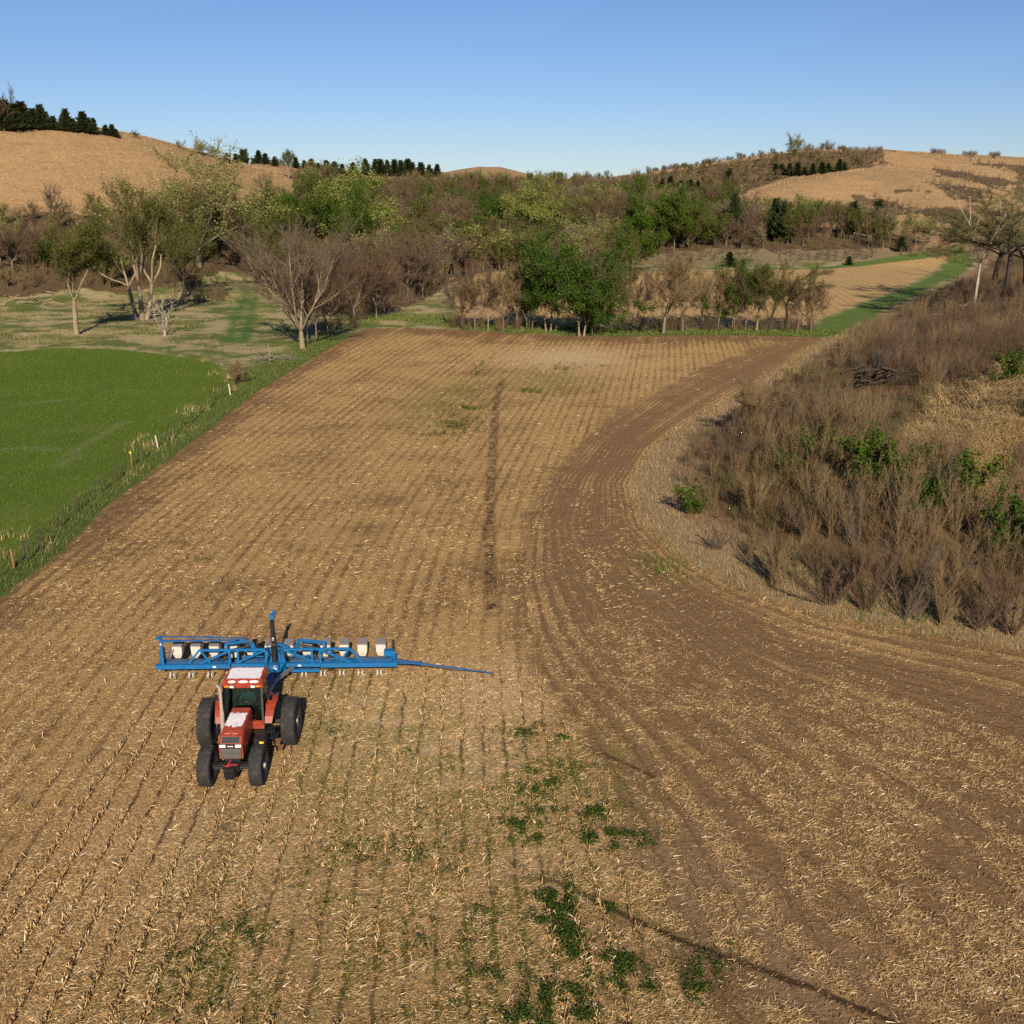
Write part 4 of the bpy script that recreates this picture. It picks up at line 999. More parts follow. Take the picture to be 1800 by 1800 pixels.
# green weed patches: leafy rosettes with upright stalks
WEEDS = [(985, 650, 2.6, 3.0, 60), (1055, 645, 1.6, 1.2, 16), (960, 690, 1.0, 1.2, 10), (930, 688, 1.2, 1.2, 22), (820, 718, 2.0, 1.4, 60), (800, 745, 1.6, 2.6, 60), (785, 765, 1.0, 1.5, 20), (860, 632, .6, 3, 14), (840, 650, .8, 4, 16), (350, 985, .7, .5, 14),
         (925, 1290, .7, .35, 34), (955, 1285, .4, .3, 14), (988, 1300, .35, .25, 12), (905, 1318, .3, .2, 7), (940, 1395, .55, .35, 40), (935, 1358, .3, .25, 8), (975, 1375, .25, .5, 14), (912, 1450, .45, .35, 40), (945, 1472, .4, .3, 34), (958, 1430, .45, .22, 24),
         (1040, 1425, .52, .55, 75), (1040, 1480, .35, .4, 34), (1075, 1470, .3, .25, 14), (1105, 1470, .7, .15, 20), (1090, 1490, .35, .2, 16), (1125, 1488, .4, .15, 12), (1065, 1440, .2, .2, 8),
         (985, 1590, .40, .75, 105), (1000, 1640, .3, .4, 45), (958, 1575, .45, .3, 26), (955, 1615, .3, .3, 18), (1010, 1680, .35, .5, 40), (1090, 1690, .36, .75, 75), (1085, 1725, .3, .4, 30), (1140, 1740, .25, .25, 14),
         (975, 1755, .9, .45, 110), (930, 1790, .7, .3, 60), (1010, 1790, .5, .3, 40), (1225, 1735, .3, .6, 36), (1250, 1700, .4, .3, 20), (1275, 1660, .22, .22, 10), (1070, 1602, .2, .15, 10), (660, 1665, .2, .25, 12), (330, 1690, .6, .8, 36), (430, 1640, 1.0, .6, 36), (400, 1770, 1.2, .6, 40),
         (860, 1720, .7, .5, 34), (760, 1650, .6, .5, 24), (840, 1600, .4, .8, 20), (620, 1500, 1.5, 1.0, 50), (740, 1500, .9, .7, 30), (1000, 1350, .8, .6, 22), (700, 1330, 2, 1, 30), (590, 1290, 1, .7, 20)]
VV, FF, off = [], [], 0
PTS, SC = [], []
for px, py, rx, ry, cnt in WEEDS:
    c = flat(px, py); k = int(cnt * 4.5)
    q = rng.normal(0, .8, (k, 2)) * [rx, ry] * (.55 + 1.3 * rng.random((k, 1)) ** 2); cc = vnoise(c[0] + q[:, 0], c[1] + q[:, 1], 3.4 if c[1] < 60 else 1.1); q = q[cc > .46]; k = len(q)
    PTS.append(c + q); SC.append(np.full(k, 1. if c[1] < 60 else 1.7))
PTS = np.concatenate(PTS); SC = np.concatenate(SC); ac = Acc()
for rep in range(7):
    m = len(PTS); hgt = .03 + .17 * rng.random(m) * SC
    P = np.column_stack([PTS + rng.normal(0, .055, (m, 2)) * SC[:, None], hgt])
    ac.add(*leafquads(P, (.035 + .075 * rng.random(m) ** 1.5) * SC, rng, .45, .42))
m = 230000; mp = []
for px, py, rx, ry in MOSS: mp.append(flat(px, py) + rng.normal(0, .75, (m // len(MOSS), 2)) * [rx, ry])
o = obj('field_weeds', ac.mesh('field_weeds', M['weed'])); tag(o, kind='stuff'); ac = Acc()
mp = np.concatenate(mp); mp = mp[vnoise(mp[:, 0], mp[:, 1], .9) > .42]
ac.add(*leafquads(np.column_stack([mp, np.full(len(mp), .03)]), .025 + .06 * rng.random(len(mp)) ** 2, rng, .6, .4))
o = obj('moss_and_seedlings', ac.mesh('moss_and_seedlings', M['moss'])); tag(o, kind='stuff')

# ------------------------------------------------------------------ grass: verge, meadow tufts, bank edge
def blades(P, L, W, lean, rg):
    n = len(P); a = rg.random(n) * 6.283; D = np.stack([np.cos(a) * lean, np.sin(a) * lean, np.ones(n)], 1); D /= np.linalg.norm(D, axis=1, keepdims=True)
    b = a + 1.57 + rg.normal(0, .6, n); S = np.stack([np.cos(b), np.sin(b), np.zeros(n)], 1) * np.asarray(W)[:, None]
    V = np.stack([P - S * .5, P + S * .5, P + D * np.asarray(L)[:, None]], 1).reshape(-1, 3)
    return V, np.arange(n * 3).reshape(n, 3)
def put_grass(name, n, box, keep, L, W, lean, mat, clump=0, pw=1.6):
    x0, x1, y0, y1 = box
    y = np.exp(np.log(y0) + (np.log(y1) - np.log(y0)) * rng.random(n)); x = x0 + (x1 - x0) * rng.random(n)
    if clump:
        c = rng.integers(0, max(1, n // clump), n); x = x[c] + rng.normal(0, .16, n); y = y[c] + rng.normal(0, .16, n)
    P = np.stack([x, y], 1); z = land_z(x, y)
    k = in_view(x, y, z, 120) & (rng.random(n) < keep(P)); x, y, z = x[k], y[k], z[k]; m = len(x)
    sc = .7 + y / 130
    V, F = blades(np.stack([x, y, z - .01], 1), L * (.4 + rng.random(m) ** pw), W * sc * (.6 + .8 * rng.random(m)), np.abs(rng.normal(0, lean, m)), rng)
    return V, F
vk = lambda P: np.where((sdist(P, CORN) < -.2) & (sdist(P, WHEAT) < .3) & (P[:, 0] < -15) & (P[:, 1] < 150), np.clip(1.1 - np.maximum(-sdist(P, CORN) - 3.5, 0) / 3, .0, 1) * (.35 + vnoise(P[:, 0], P[:, 1], .6)), 0)
ac = Acc(); ac.add(*put_grass('v', 150000, (-42, -20, 42, 150), vk, .34, .035, .7, None))
tk = lambda P: np.where((sdist(P, CORN) < -.5) & (sdist(P, FAR) < -.5), .9 * (seg_dist(P, fl([(640, 560), (720, 556), (900, 580), (1100, 585), (1420, 585)]), False) < 5), 0)
ac.add(*put_grass('v', 60000, (-32, 52, 155, 185), tk, .4, .07, .6, None))
bkp = fl([(1370, 1012), (1400, 1020), (1520, 1062), (1560, 1075), (1620, 1085), (1225, 770), (1400, 670), (1415, 655), (1160, 1000)])
ac.add(*put_grass('v', 60000, (6, 40, 44, 130), lambda P: np.exp(-(np.min(np.hypot(P[:, None, 0] - bkp[None, :, 0], P[:, None, 1] - bkp[None, :, 1]), 1) / 1.8) ** 2), .55, .04, .5, None))
o = obj('green_grass', ac.mesh('green_grass', M['grass'])); tag(o, kind='stuff')
ac = Acc(); ac.add(*put_grass('wh', 260000, (-110, -20, 48, 160), lambda P: (sdist(P, WHEAT) > -.4) * (.25 + vnoise(P[:, 0], P[:, 1], .4)), .20, .022, .6, None))
o = obj('wheat_blades', ac.mesh('wheat_blades', M['wheat'])); tag(o, kind='stuff')
ac = Acc(); pg = lambda P: (lambda z: (z > 6) & (np.hypot(P[:, 0], P[:, 1]) < 760) & (sdist(P, BANK) < 0))(land_z(P[:, 0], P[:, 1])) * (.2 + vnoise(P[:, 0], P[:, 1], .09))
ac.add(*put_grass('pr', 150000, (-230, -20, 215, 420), pg, .5, .045, .8, None)); ac.add(*put_grass('pr', 110000, (90, 420, 420, 760), pg, .6, .05, .8, None))
o = obj('prairie_grass', ac.mesh('prairie_grass', M['dry_grass'])); tag(o, kind='stuff')
ac = Acc()
ek = lambda P: (lambda d: np.where(d > -.6, np.clip(1.15 - np.maximum(d - 2.0, 0) / 2.2, 0, 1) * (.45 + .75 * vnoise(P[:, 0], P[:, 1], .5)), 0))(sdist(P, BANK))
ac.add(*put_grass('e', 400000, (4, 64, 24, 170), ek, .42, .016, 1.1, None))
pk = lambda P: np.where((sdist(P, WHEAT) < -.5) & (sdist(P, CORN) < -5), (vnoise(P[:, 0], P[:, 1], .13) * .6 + vnoise(P[:, 0], P[:, 1], .5) * .4 > .50) * .7 * (land_z(P[:, 0], P[:, 1]) < 1.2), 0)
ac.add(*put_grass('p', 260000, (-130, -14, 142, 290), pk, .35, .013, 1.0, None))
ac.add(*put_grass('s', 9000, (-40, -26, 48, 140), lambda P: np.where((np.abs(sdist(P, WHEAT)) < 2.2) & (vnoise(P[:, 0], P[:, 1], .4) > .62), 1., 0.), .6, .03, .6, None, 8))
o = obj('dry_grass_', ac.mesh('dry_grass', M['dry_grass'])); o.name = 'dry_grass'; tag(o, kind='stuff')
ac = Acc(); GOLD = [(1720, 715, 90, 48), (1680, 765, 75, 42), (1735, 850, 36, 60), (1630, 780, 50, 30), (1785, 680, 60, 40), (1770, 770, 50, 40)]
def ell(px, py, lst, k=1.):
    v = np.zeros(len(px), bool)
    for a, b, c, d in lst: v |= ((px - a) / c) ** 2 + ((py - b) / d) ** 2 < k
    return v
wk = lambda P: ~ell(*project(P[:, 0], P[:, 1], land_z(P[:, 0], P[:, 1]))[:2], GOLD, .8) * (sdist(P, BANK) > 2.6) * np.clip(1.3 - P[:, 1] / 160, .2, 1) * (.3 + .9 * vnoise(P[:, 0], P[:, 1], .35))
ac.add(*put_grass('w', 300000, (8, 90, 28, 190), wk, .75, .014, .5, None, 0, 1.0))
o = obj('brown_weeds', ac.mesh('brown_weeds', M['brown_weed'])); tag(o, kind='stuff')

# ------------------------------------------------------------------ tree builder
def skeleton(seed, H, trunk=.25, n_main=5, ang=(25, 55), levels=3, wob=.16, up=.10, ratio=.62, r0=.02, lean=(0, 0), fork=2, spawn=.55, horiz=0):
    rg = np.random.default_rng(seed); S = []
    def unit(v): return v / (np.linalg.norm(v) + 1e-9)
    def branch(p, d, L, r, lev):
        n = max(2, min(6, int(round(L / (H * .055)))))
        az = rg.random() * 6.28
        for i in range(n):
            d = unit(d + rg.normal(0, wob, 3) * (.12 if lev == 0 else 1) + np.array([0, 0, up * (1 if lev else .3)]))
            q = p + d * L / n; r1 = r * (1 - .42 / n)
            S.append((*p, *q, r, r1, lev)); p, r = q, r1
            if lev < levels and (lev > 0) and i >= (0 if lev > 1 else 1) and rg.random() < spawn:
                az += 2.2 + rg.random(); child(p, d, L * ratio * (.65 + .5 * rg.random()), r * .58, lev + 1, az, rg.uniform(*ang))
        if lev < levels:
            k = n_main if lev == 0 else fork
            a0 = rg.random() * 6.28
            for j in range(k):
                an = rg.uniform(*ang) * (1 if lev == 0 else .7)
                child(p, d, L * (ratio + .12) * (.75 + .45 * rg.random()) if lev else H * (1 - trunk) * (.42 + .2 * rg.random()), r * (.72 if k <= 3 else .55), lev + 1, a0 + j * 6.28 / k + rg.normal(0, .35), an)
    def child(p, d, L, r, lev, az, an):
        a = unit(np.cross(d, [.3, .1, 1.]) if abs(d[2]) < .95 else np.cross(d, [1., 0, 0])); b = np.cross(d, a)
        an = R(an); nd = d * math.cos(an) + (a * math.cos(az) + b * math.sin(az)) * math.sin(an)
        if horiz: nd[2] *= (1 - horiz)
        branch(np.array(p), unit(nd), L, max(r, H * .0012), lev)
    branch(np.zeros(3), unit(np.array([lean[0], lean[1], 1.])), H * trunk, H * r0, 0)
    S = np.array(S); top = max(np.percentile(S[:, 5], 99), .1)
    k = H / top if top > 0 else 1
    return S, k
def build_tree(seed, H, twigs=3500, tw_len=(.35, 1.1), tw_r=.012, leaves=0, leaf=.22, leaf_spread=.3, bark='bark_grey', twig='twig_grey', leafm=None, trunk_levels=1, multi=None, twig_up=.25, sides=5, crown_low=0., **kw):
    """two meshes: trunk with main limbs; crown of boughs, twigs and leaves"""
    S = []
    for j, (dx, dy, ln) in enumerate(multi or [(0, 0, kw.pop('lean', (0, 0)))]):
        s, k = skeleton(seed + j * 17, H * (1 - .07 * j), lean=ln, **kw); s = s.copy()
        s[:, [0, 3]] += dx; s[:, [1, 4]] += dy; S.append(s)
    S = np.concatenate(S); top = np.percentile(S[:, 5], 98.5) + tw_len[1] * .5; k = H / top
    S[:, :6] *= k; S[:, [0, 1, 3, 4]] *= 1.0
    rg = np.random.default_rng(seed + 5); lev = S[:, 8]; ml = lev.max()
    T = S[lev <= trunk_levels]; C = S[(lev > trunk_levels)]
    V, F = prisms(T[:, :3], T[:, 3:6], T[:, 6], T[:, 7], sides + 1); mt = np_mesh('trunk', V, [F], [M[bark]], True)
    ac = Acc(); nt = 0
    if len(C):
        V, F = prisms(C[:, :3], C[:, 3:6], C[:, 6], C[:, 7], 3 if sides < 5 else 4); ac.add(V, F); nt += len(F)
    tip = S[lev >= ml - 1]; w = np.linalg.norm(tip[:, 3:6] - tip[:, :3], axis=1) * np.where(tip[:, 8] >= ml, 1.6, .8); w /= w.sum()
    idx = rg.choice(len(tip), twigs, p=w); t = rg.random((twigs, 1)); P0 = tip[idx, :3] * (1 - t) + tip[idx, 3:6] * t
    d0 = tip[idx, 3:6] - tip[idx, :3]; d0 /= np.linalg.norm(d0, axis=1, keepdims=True)
    D = d0 * .8 + rg.normal(0, .62, (twigs, 3)) + [0, 0, twig_up]; D /= np.linalg.norm(D, axis=1, keepdims=True)
    L = rg.uniform(*tw_len, twigs); P1 = P0 + D * L[:, None]
    V, F = spikes(P0, P1, tw_r * (.7 + .6 * rg.random(twigs))); ac.add(V, F); nt += len(F)
    mats = [M[twig]]; nq = sum(len(f) for k_, fl_ in ac.F.items() for f in fl_)
    if leaves:
        i2 = rg.integers(0, twigs, leaves); tt = rg.random((leaves, 1)) ** .7
        # leaves gather into clumps: keep those whose twig lies in a filled cell
        Pl = P0[i2] * (1 - tt) + P1[i2] * tt + rg.normal(0, leaf_spread, (leaves, 3))
        cl = vnoise(Pl[:, 0] + Pl[:, 2] * .7, Pl[:, 1] - Pl[:, 2] * .5, .55); Pl = Pl[(cl > .32 + .18 * rg.random(leaves)) & (Pl[:, 2] > crown_low * H)]
        V, F = leafquads(Pl, leaf * (.55 + .8 * rg.random(len(Pl))), rg); mats.append(M[leafm])
        quads = [f for f in ac.F.get(4, [])]; base = ac.n
        allV = np.concatenate(ac.V + [V]); f3 = np.concatenate(ac.F[3]); f4 = (np.concatenate(quads) if quads else np.zeros((0, 4), int)); f4l = F + base
        midx = np.concatenate([np.zeros(len(f3) + len(f4), int), np.ones(len(f4l), int)])
        mc = np_mesh('crown', allV, [f3, np.concatenate([f4, f4l])], mats, False, None, midx)
    else:
        mc = ac.mesh('crown', mats[0])
    b = np.concatenate([S[:, :3], S[:, 3:6]]); hw = np.percentile(np.abs(b[:, 0]), 97)
    return mt, mc, H, hw
def cedar(seed, H=6., n=900, wide=.30, flat_=.2):
    rg = np.random.default_rng(seed)
    t = rg.random(n) ** .75; z = H * (.04 + .94 * (1 - np.sqrt(1 - t * .999)) / 1.0) ; z = H * (.03 + .95 * rg.random(n) ** 1.25)
    lob = 1 + .35 * np.sin(4 * z + rg.random() * 6) * (.5 + rg.random()) ; a = rg.random(n) * 6.283
    prof = np.clip(1 - (z / H) ** 1.35, .03, 1) * np.clip(z / H * 7, .4, 1)
    r = H * wide * prof * lob * np.sqrt(rg.random(n)) * (1 + .3 * np.sin(3 * a + z))
    P = np.stack([r * np.cos(a), r * np.sin(a), z], 1)
    D = np.stack([np.cos(a), np.sin(a), .55 + .7 * rg.random(n)], 1); D /= np.linalg.norm(D, axis=1, keepdims=True)
    L = H * (.06 + .13 * rg.random(n) ** 2); A_, B_ = frames(D); W = L * .42; ang = rg.random(n) * 6.28
    Sx = A_ * np.cos(ang)[:, None] + B_ * np.sin(ang)[:, None]
    V = np.stack([P - Sx * W[:, None] * .5, P + Sx * W[:, None] * .5, P + D * L[:, None]], 1).reshape(-1, 3)
    mc = np_mesh('crown', V, [np.arange(n * 3).reshape(n, 3)], [M['cedar']])
    V, F = prisms([[0, 0, -.2]], [[0, 0, H * .92]], [H * .022], [H * .004], 5); mt = np_mesh('trunk', V, [F], [M['bark_dark']])
    return mt, mc, H, H * wide
def plant_tree(pr, name, label, cat, p, H, width=None, rz=None, group=None):
    mt, mc, h, hw = pr
    e = thing(name, label, cat, (p.x, p.y, p.z - .12), rng.random() * 6.28 if rz is None else rz, group)
    k = H / h; kx = k if width is None else min(max(width / (2 * hw), k * .7), k * 1.45)
    e.scale = (kx, kx, k)
    obj('trunk', mt, e); obj('crown', mc, e)
    return e

PRO = {}
PRO['vase'] = build_tree(3, 17, 9500, (.4, 1.5), .013, bark='bark_tan', twig='twig_grey', trunk=.17, n_main=8, ang=(14, 40), levels=3, wob=.08, up=.06, ratio=.60, r0=.019, spawn=.62, trunk_levels=2)
PRO['bare_red'] = build_tree(8, 14, 10500, (.4, 1.3), .014, bark='bark_grey', twig='twig_red', trunk=.22, n_main=5, ang=(22, 58), levels=3, wob=.13, up=.07, r0=.016, spawn=.7, trunk_levels=1)
PRO['bare_tan'] = build_tree(21, 13, 9000, (.35, 1.1), .014, 1500, .13, .1, 'bark_grey', 'twig_tan', 'leaf_olive', trunk=.24, n_main=5, ang=(25, 62), levels=3, wob=.14, up=.08, r0=.018, spawn=.7)
PRO['elm'] = build_tree(32, 17, 5000, (.4, 1.3), .012, 17000, .19, .22, 'bark_tan', 'twig_olive', 'leaf_olive', trunk=.36, n_main=4, ang=(15, 42), levels=3, wob=.13, up=.08, r0=.020, spawn=.6, trunk_levels=1)
PRO['elm_twin'] = build_tree(41, 18, 5200, (.4, 1.3), .012, 17000, .19, .22, 'bark_tan', 'twig_olive', 'leaf_olive', multi=[(0, 0, (.03, 0)), (.5, .2, (.22, .05)), (-.7, .5, (-.16, .1))], trunk=.34, n_main=3, ang=(12, 40), levels=3, wob=.12, up=.09, r0=.018, spawn=.55)
PRO['dark_elm'] = build_tree(48, 15, 6000, (.4, 1.3), .014, 17000, .19, .3, 'bark_dark', 'twig_olive', 'leaf_olive', trunk=.2, n_main=5, ang=(20, 60), levels=3, wob=.15, up=.06, r0=.024, spawn=.65)
PRO['pale'] = build_tree(56, 20, 8500, (.5, 1.8), .016, 26000, .30, .35, 'bark_grey', 'twig_tan', 'leaf_pale', trunk=.16, n_main=7, ang=(16, 60), levels=3, wob=.13, up=.05, r0=.024, spawn=.62, trunk_levels=2)
PRO['green'] = build_tree(64, 14, 3000, (.4, 1.3), .012, 36000, .30, .32, 'bark_tan', 'twig_grey', 'leaf_dark', multi=[(0, 0, (.03, 0)), (.9, .3, (.12, 0)), (-.8, .2, (-.1, .03))], trunk=.2, n_main=4, ang=(18, 55), levels=3, wob=.16, up=.06, r0=.015, spawn=.65, crown_low=.05)
PRO['green2'] = build_tree(77, 14, 3000, (.4, 1.3), .012, 36000, .30, .32, 'bark_tan', 'twig_grey', 'leaf_dark', multi=[(0, 0, (-.03, 0)), (.7, -.3, (.15, 0))], trunk=.16, n_main=5, ang=(25, 65), levels=3, wob=.17, up=.05, r0=.016, spawn=.65, crown_low=.05)
PRO['round_green'] = build_tree(82, 12, 1500, (.4, 1.2), .012, 18000, .32, .35, 'bark_grey', 'twig_grey', 'leaf_green', trunk=.18, n_main=6, ang=(20, 65), levels=3, wob=.15, up=.06, r0=.018, spawn=.6)
PRO['lime'] = build_tree(91, 15, 1800, (.4, 1.3), .012, 17000, .32, .35, 'bark_grey', 'twig_tan', 'leaf_lime', trunk=.16, n_main=6, ang=(22, 62), levels=3, wob=.16, up=.05, r0=.022, spawn=.6)
PRO['spread_dark'] = build_tree(103, 13, 11000, (.3, 1.2), .013, 2600, .13, .15, 'bark_dark', 'twig_olive', 'leaf_pale', trunk=.34, n_main=5, ang=(25, 62), levels=3, wob=.17, up=.02, r0=.022, spawn=.62, horiz=.2, trunk_levels=2)
PRO['dead'] = build_tree(111, 6, 130, (.3, .9), .016, bark='bark_bleached', twig='bark_bleached', trunk=.12, n_main=4, ang=(35, 65), levels=2, wob=.16, up=.03, r0=.024, spawn=.55, trunk_levels=2)
PRO['pale_fork'] = build_tree(122, 14, 160, (.3, .8), .014, bark='bark_bleached', twig='bark_tan', multi=[(0, 0, (.02, 0))], trunk=.36, n_main=2, ang=(14, 26), levels=2, wob=.07, up=.12, r0=.010, spawn=.25, trunk_levels=2)
PRO['bush_twig'] = build_tree(131, 4, 4200, (.3, .9), .010, bark='bark_grey', twig='twig_tan', trunk=.1, n_main=7, ang=(15, 45), levels=2, wob=.13, up=.08, r0=.012, spawn=.6, sides=4)
for j in range(3): PRO['cedar%d' % j] = cedar(140 + j, 7., 2200, (.24, .30, .36)[j])
# wood of the hillside: lighter trees
FK = [('grey', 'twig_grey', None, 0), ('red', 'twig_red', None, 0), ('tan', 'twig_tan', 'leaf_olive', 420), ('olive', 'twig_olive', 'leaf_olive', 1700), ('grey', 'twig_grey', 'leaf_pale', 400), ('red', 'twig_red', None, 0), ('green', 'twig_olive', 'leaf_green', 3400), ('lime', 'twig_tan', 'leaf_pale', 2400)]
FOR = []
for j, (kn, tw_, lf, nl) in enumerate(FK):
    FOR.append((kn,) + build_tree(200 + j * 7, 10, 1150 if nl < 1000 else 450, (.6, 1.7), .030, nl, .40, .35, 'bark_grey', tw_, lf, sides=4, trunk=.2, n_main=5, ang=(18, 52), levels=2, wob=.14, up=.09, r0=.016, spawn=.7, trunk_levels=0))

# ------------------------------------------------------------------ named trees, each with its own place
def T(pr, px, py, top, w, name, label, cat='tree', rz=None, dy=0):
    p = hit(px, py); H = span(p, top); dep_ = project(p.x, p.y, p.z)[2]
    return plant_tree(PRO[pr], name, label, cat, p, H, w / 1800 * dep_ * 1.04, rz)
T('elm', 135, 588, 388, 150, 'elm_tree', 'olive leafed tree with one straight tan trunk at the top edge of the wheat field')
T('elm_twin', 250, 562, 322, 175, 'elm_tree', 'tall olive tree with forked pale trunks behind the fallen white tree', rz=.2)
T('dark_elm', 325, 522, 345, 120, 'elm_tree', 'dark olive tree with a dense low crown in shade, right of the tall forked tree')
T('pale', 350, 470, 255, 220, 'cottonwood_tree', 'wide pale lime cottonwood with long bare limbs against the left hill')
T('dead', 290, 590, 500, 150, 'dead_tree', 'bleached white dead tree with forked limbs lying at the wheat field top edge', 'dead tree', 2.4)
T('vase', 532, 613, 385, 215, 'bare_tree', 'large bare vase shaped tree with many ascending limbs at the corner of the ploughed field', rz=.8)
for px, py, top, w, lb in ((541, 600, 470, 60, 'thin dark bare tree just behind the trunk of the vase shaped tree'), (557, 599, 450, 70, 'second small bare tree in the shade right of the vase shaped trunk'), (577, 594, 455, 80, 'drooping dark bare tree, rightmost of the small ones behind the vase shaped tree')):
    T('bare_red', px, py, top, w, 'bare_tree', lb)
T('bare_red', 622, 570, 410, 110, 'bare_tree', 'leaning reddish grey bare tree with tan trunk beside the top left field corner')
T('bare_red', 662, 560, 440, 75, 'bare_tree', 'short reddish bare tree with a multiple stem on the green strip')
T('bare_tan', 676, 556, 450, 55, 'bare_tree', 'thin bare sapling right of the multiple stemmed reddish tree')
T('bare_red', 717, 524, 415, 115, 'bare_tree', 'reddish bare tree with forked tan trunk at the left end of the far stubble field')
T('bare_red', 703, 522, 400, 60, 'bare_tree', 'slender bare tree close left of the forked tan trunk')
T('bare_red', 22, 476, 385, 90, 'bare_tree', 'pale trunked fan shaped bare tree at the left edge of the thicket')
T('dark_elm', 180, 500, 395, 120, 'elm_tree', 'broad olive tree in the thicket behind the straight tan trunk')
T('dark_elm', 480, 512, 372, 160, 'elm_tree', 'yellow olive tree with a flat wide crown behind the vase shaped tree')
T('round_green', 515, 440, 312, 118, 'leafy_tree', 'deep green leafy tree standing over the bare trees at the foot of the left hill')
T('lime', 622, 430, 300, 150, 'leafy_tree', 'bright lime leafed tree right of the deep green tree')
T('round_green', 612, 462, 325, 80, 'leafy_tree', 'mid green leafy tree in front of the bright lime tree')
T('bare_tan', 858, 582, 466, 100, 'bare_tree', 'brown bare tree with leaning twin stems, leftmost in the row at the field end')
T('bare_tan', 908, 580, 452, 80, 'bare_tree', 'brown bare tree with pale stem touching the left green tree')
T('green', 968, 583, 424, 135, 'leafy_tree', 'dense dark green tree with three trunks at the top edge of the ploughed field', rz=.1)
T('green2', 1018, 591, 430, 150, 'leafy_tree', 'dense dark green tree with low boughs, right of the three trunked one', rz=.4)
T('dark_elm', 1068, 574, 440, 110, 'elm_tree', 'thin olive tree leaning behind the right dark green tree')
T('bare_tan', 1166, 587, 436, 150, 'bare_tree', 'round brown bare tree with one dark trunk standing alone at the field end')
T('bare_tan', 1235, 580, 470, 70, 'bare_tree', 'low brown bare tree between the lone round tree and the small green tree')
T('green2', 1290, 580, 450, 62, 'leafy_tree', 'slim green leafy tree in the row left of the grass track')
T('elm', 1330, 582, 462, 60, 'elm_tree', 'slender olive tree with pale stems right of the slim green tree')
T('spread_dark', 1382, 582, 448, 105, 'bare_tree', 'spreading bare tree with green tinted top at the right end of the row')
T('bare_tan', 1425, 582, 500, 60, 'bare_tree', 'small bare tree beside the grass track at the row end')
for px, py, top, w, k9, lb in ((812, 578, 478, 60, 'bare_red', 'low reddish bare tree at the far left end of the field end row'), (835, 580, 470, 66, 'bare_red', 'reddish bare tree between the row end and the twin stemmed brown tree'), (884, 580, 462, 70, 'bare_red', 'reddish bare tree between the two brown bare trees of the row'),
    (930, 580, 470, 60, 'green', 'small leafy tree filling the gap left of the three trunked tree'), (1045, 588, 500, 70, 'green2', 'low leafy tree with boughs to the ground right of the dark green pair'), (1112, 584, 470, 74, 'bare_red', 'reddish bare tree left of the lone round tree'), (1200, 584, 462, 80, 'bare_tan', 'tan bare tree just right of the lone round tree'),
    (1262, 581, 468, 64, 'bare_tan', 'tan bare tree touching the slim green tree'), (1310, 582, 470, 60, 'bare_red', 'thin reddish tree between the slim green and slender olive trees'), (1352, 582, 468, 64, 'dark_elm', 'olive tree between the slender olive and spreading bare trees'), (1402, 582, 480, 70, 'bare_red', 'reddish bare tree right of the spreading bare tree')):
    T(k9, px, py, top, w, 'row_tree', lb)
T('pale_fork', 1712, 540, 335, 110, 'dead_tree', 'pale slender forked tree with few twigs on the right bank', 'dead tree', 0.1)
T('spread_dark', 1745, 512, 335, 250, 'spreading_tree', 'dark trunked spreading tree with yellow green buds behind the pale forked tree', rz=1.0)
T('spread_dark', 1768, 512, 330, 210, 'spreading_tree', 'second dark spreading tree right of the pale forked tree', rz=3.2)
T('spread_dark', 1800, 520, 340, 230, 'spreading_tree', 'dark spreading tree cut by the right edge of the picture', rz=4.4)
T('pale_fork', 1822, 480, 215, 90, 'bare_tree', 'tall bare tree whose twigs reach in at the right edge above the hill', rz=5.)
T('green', 865, 418, 336, 66, 'leafy_tree', 'rounded deep green tree low in the wooded valley')
T('lime', 945, 425, 318, 92, 'leafy_tree', 'lime green tree with an open crown in the middle of the woods')
T('round_green', 1135, 438, 316, 100, 'leafy_tree', 'tall deep green tree, highest of the green trees above the middle field')
T('round_green', 1185, 440, 335, 85, 'leafy_tree', 'deep green tree right beside the highest green tree')
T('round_green', 1112, 478, 388, 86, 'leafy_tree', 'bright green round tree in front of the tall deep green trees')
T('round_green', 1222, 430, 345, 44, 'leafy_tree', 'small round green tree above the brown trunks of the wood edge')
T('dark_elm', 1215, 440, 365, 70, 'elm_tree', 'brown olive tree with many stems at the wood edge')
T('bare_red', 1052, 420, 335, 95, 'bare_tree', 'large reddish bare tree left of the deep green trees')
for px, py, top, w, lb in ((1280, 342, 297, 24, 'tall dark cedar left of the pale hill spur'), (1360, 420, 350, 34, 'dark cedar at the foot of the pale hill spur'), (1374, 424, 356, 30, 'second dark cedar touching the one at the hill foot'), (1497, 412, 356, 38, 'dark cedar beside the brown gully thicket'), (1540, 412, 354, 40, 'broad dark cedar with a fallen pale trunk before it'), (1288, 420, 342, 30, 'cedar among the bare trees of the wood edge'), (1583, 442, 416, 20, 'small bright green cedar alone by the far grass strip'), (1282, 470, 443, 22, 'small green bush like cedar beyond the middle field'), (1492, 466, 450, 12, 'tiny dark cedar at the far field margin')):
    T('cedar2' if w > 28 else 'cedar1', px, py, top, w, 'cedar_tree', lb, 'cedar')
ORD = 'first second third fourth fifth sixth seventh eighth ninth tenth eleventh twelfth thirteenth fourteenth fifteenth sixteenth seventeenth eighteenth nineteenth twentieth'.split()
TENS = ['twenty', 'thirty', 'forty', 'fifty', 'sixty']
def ordinal(i, n):
    if n == 1: return 'only one'
    if i == n - 1: return 'rightmost'
    if i == 0: return 'leftmost'
    return (ORD[i] if i < 20 else TENS[i // 10 - 2] + '-' + ORD[i % 10 - 1] if i % 10 != 9 else TENS[i // 10 - 2] + '-tenth') + ' from left'
k_ = 0
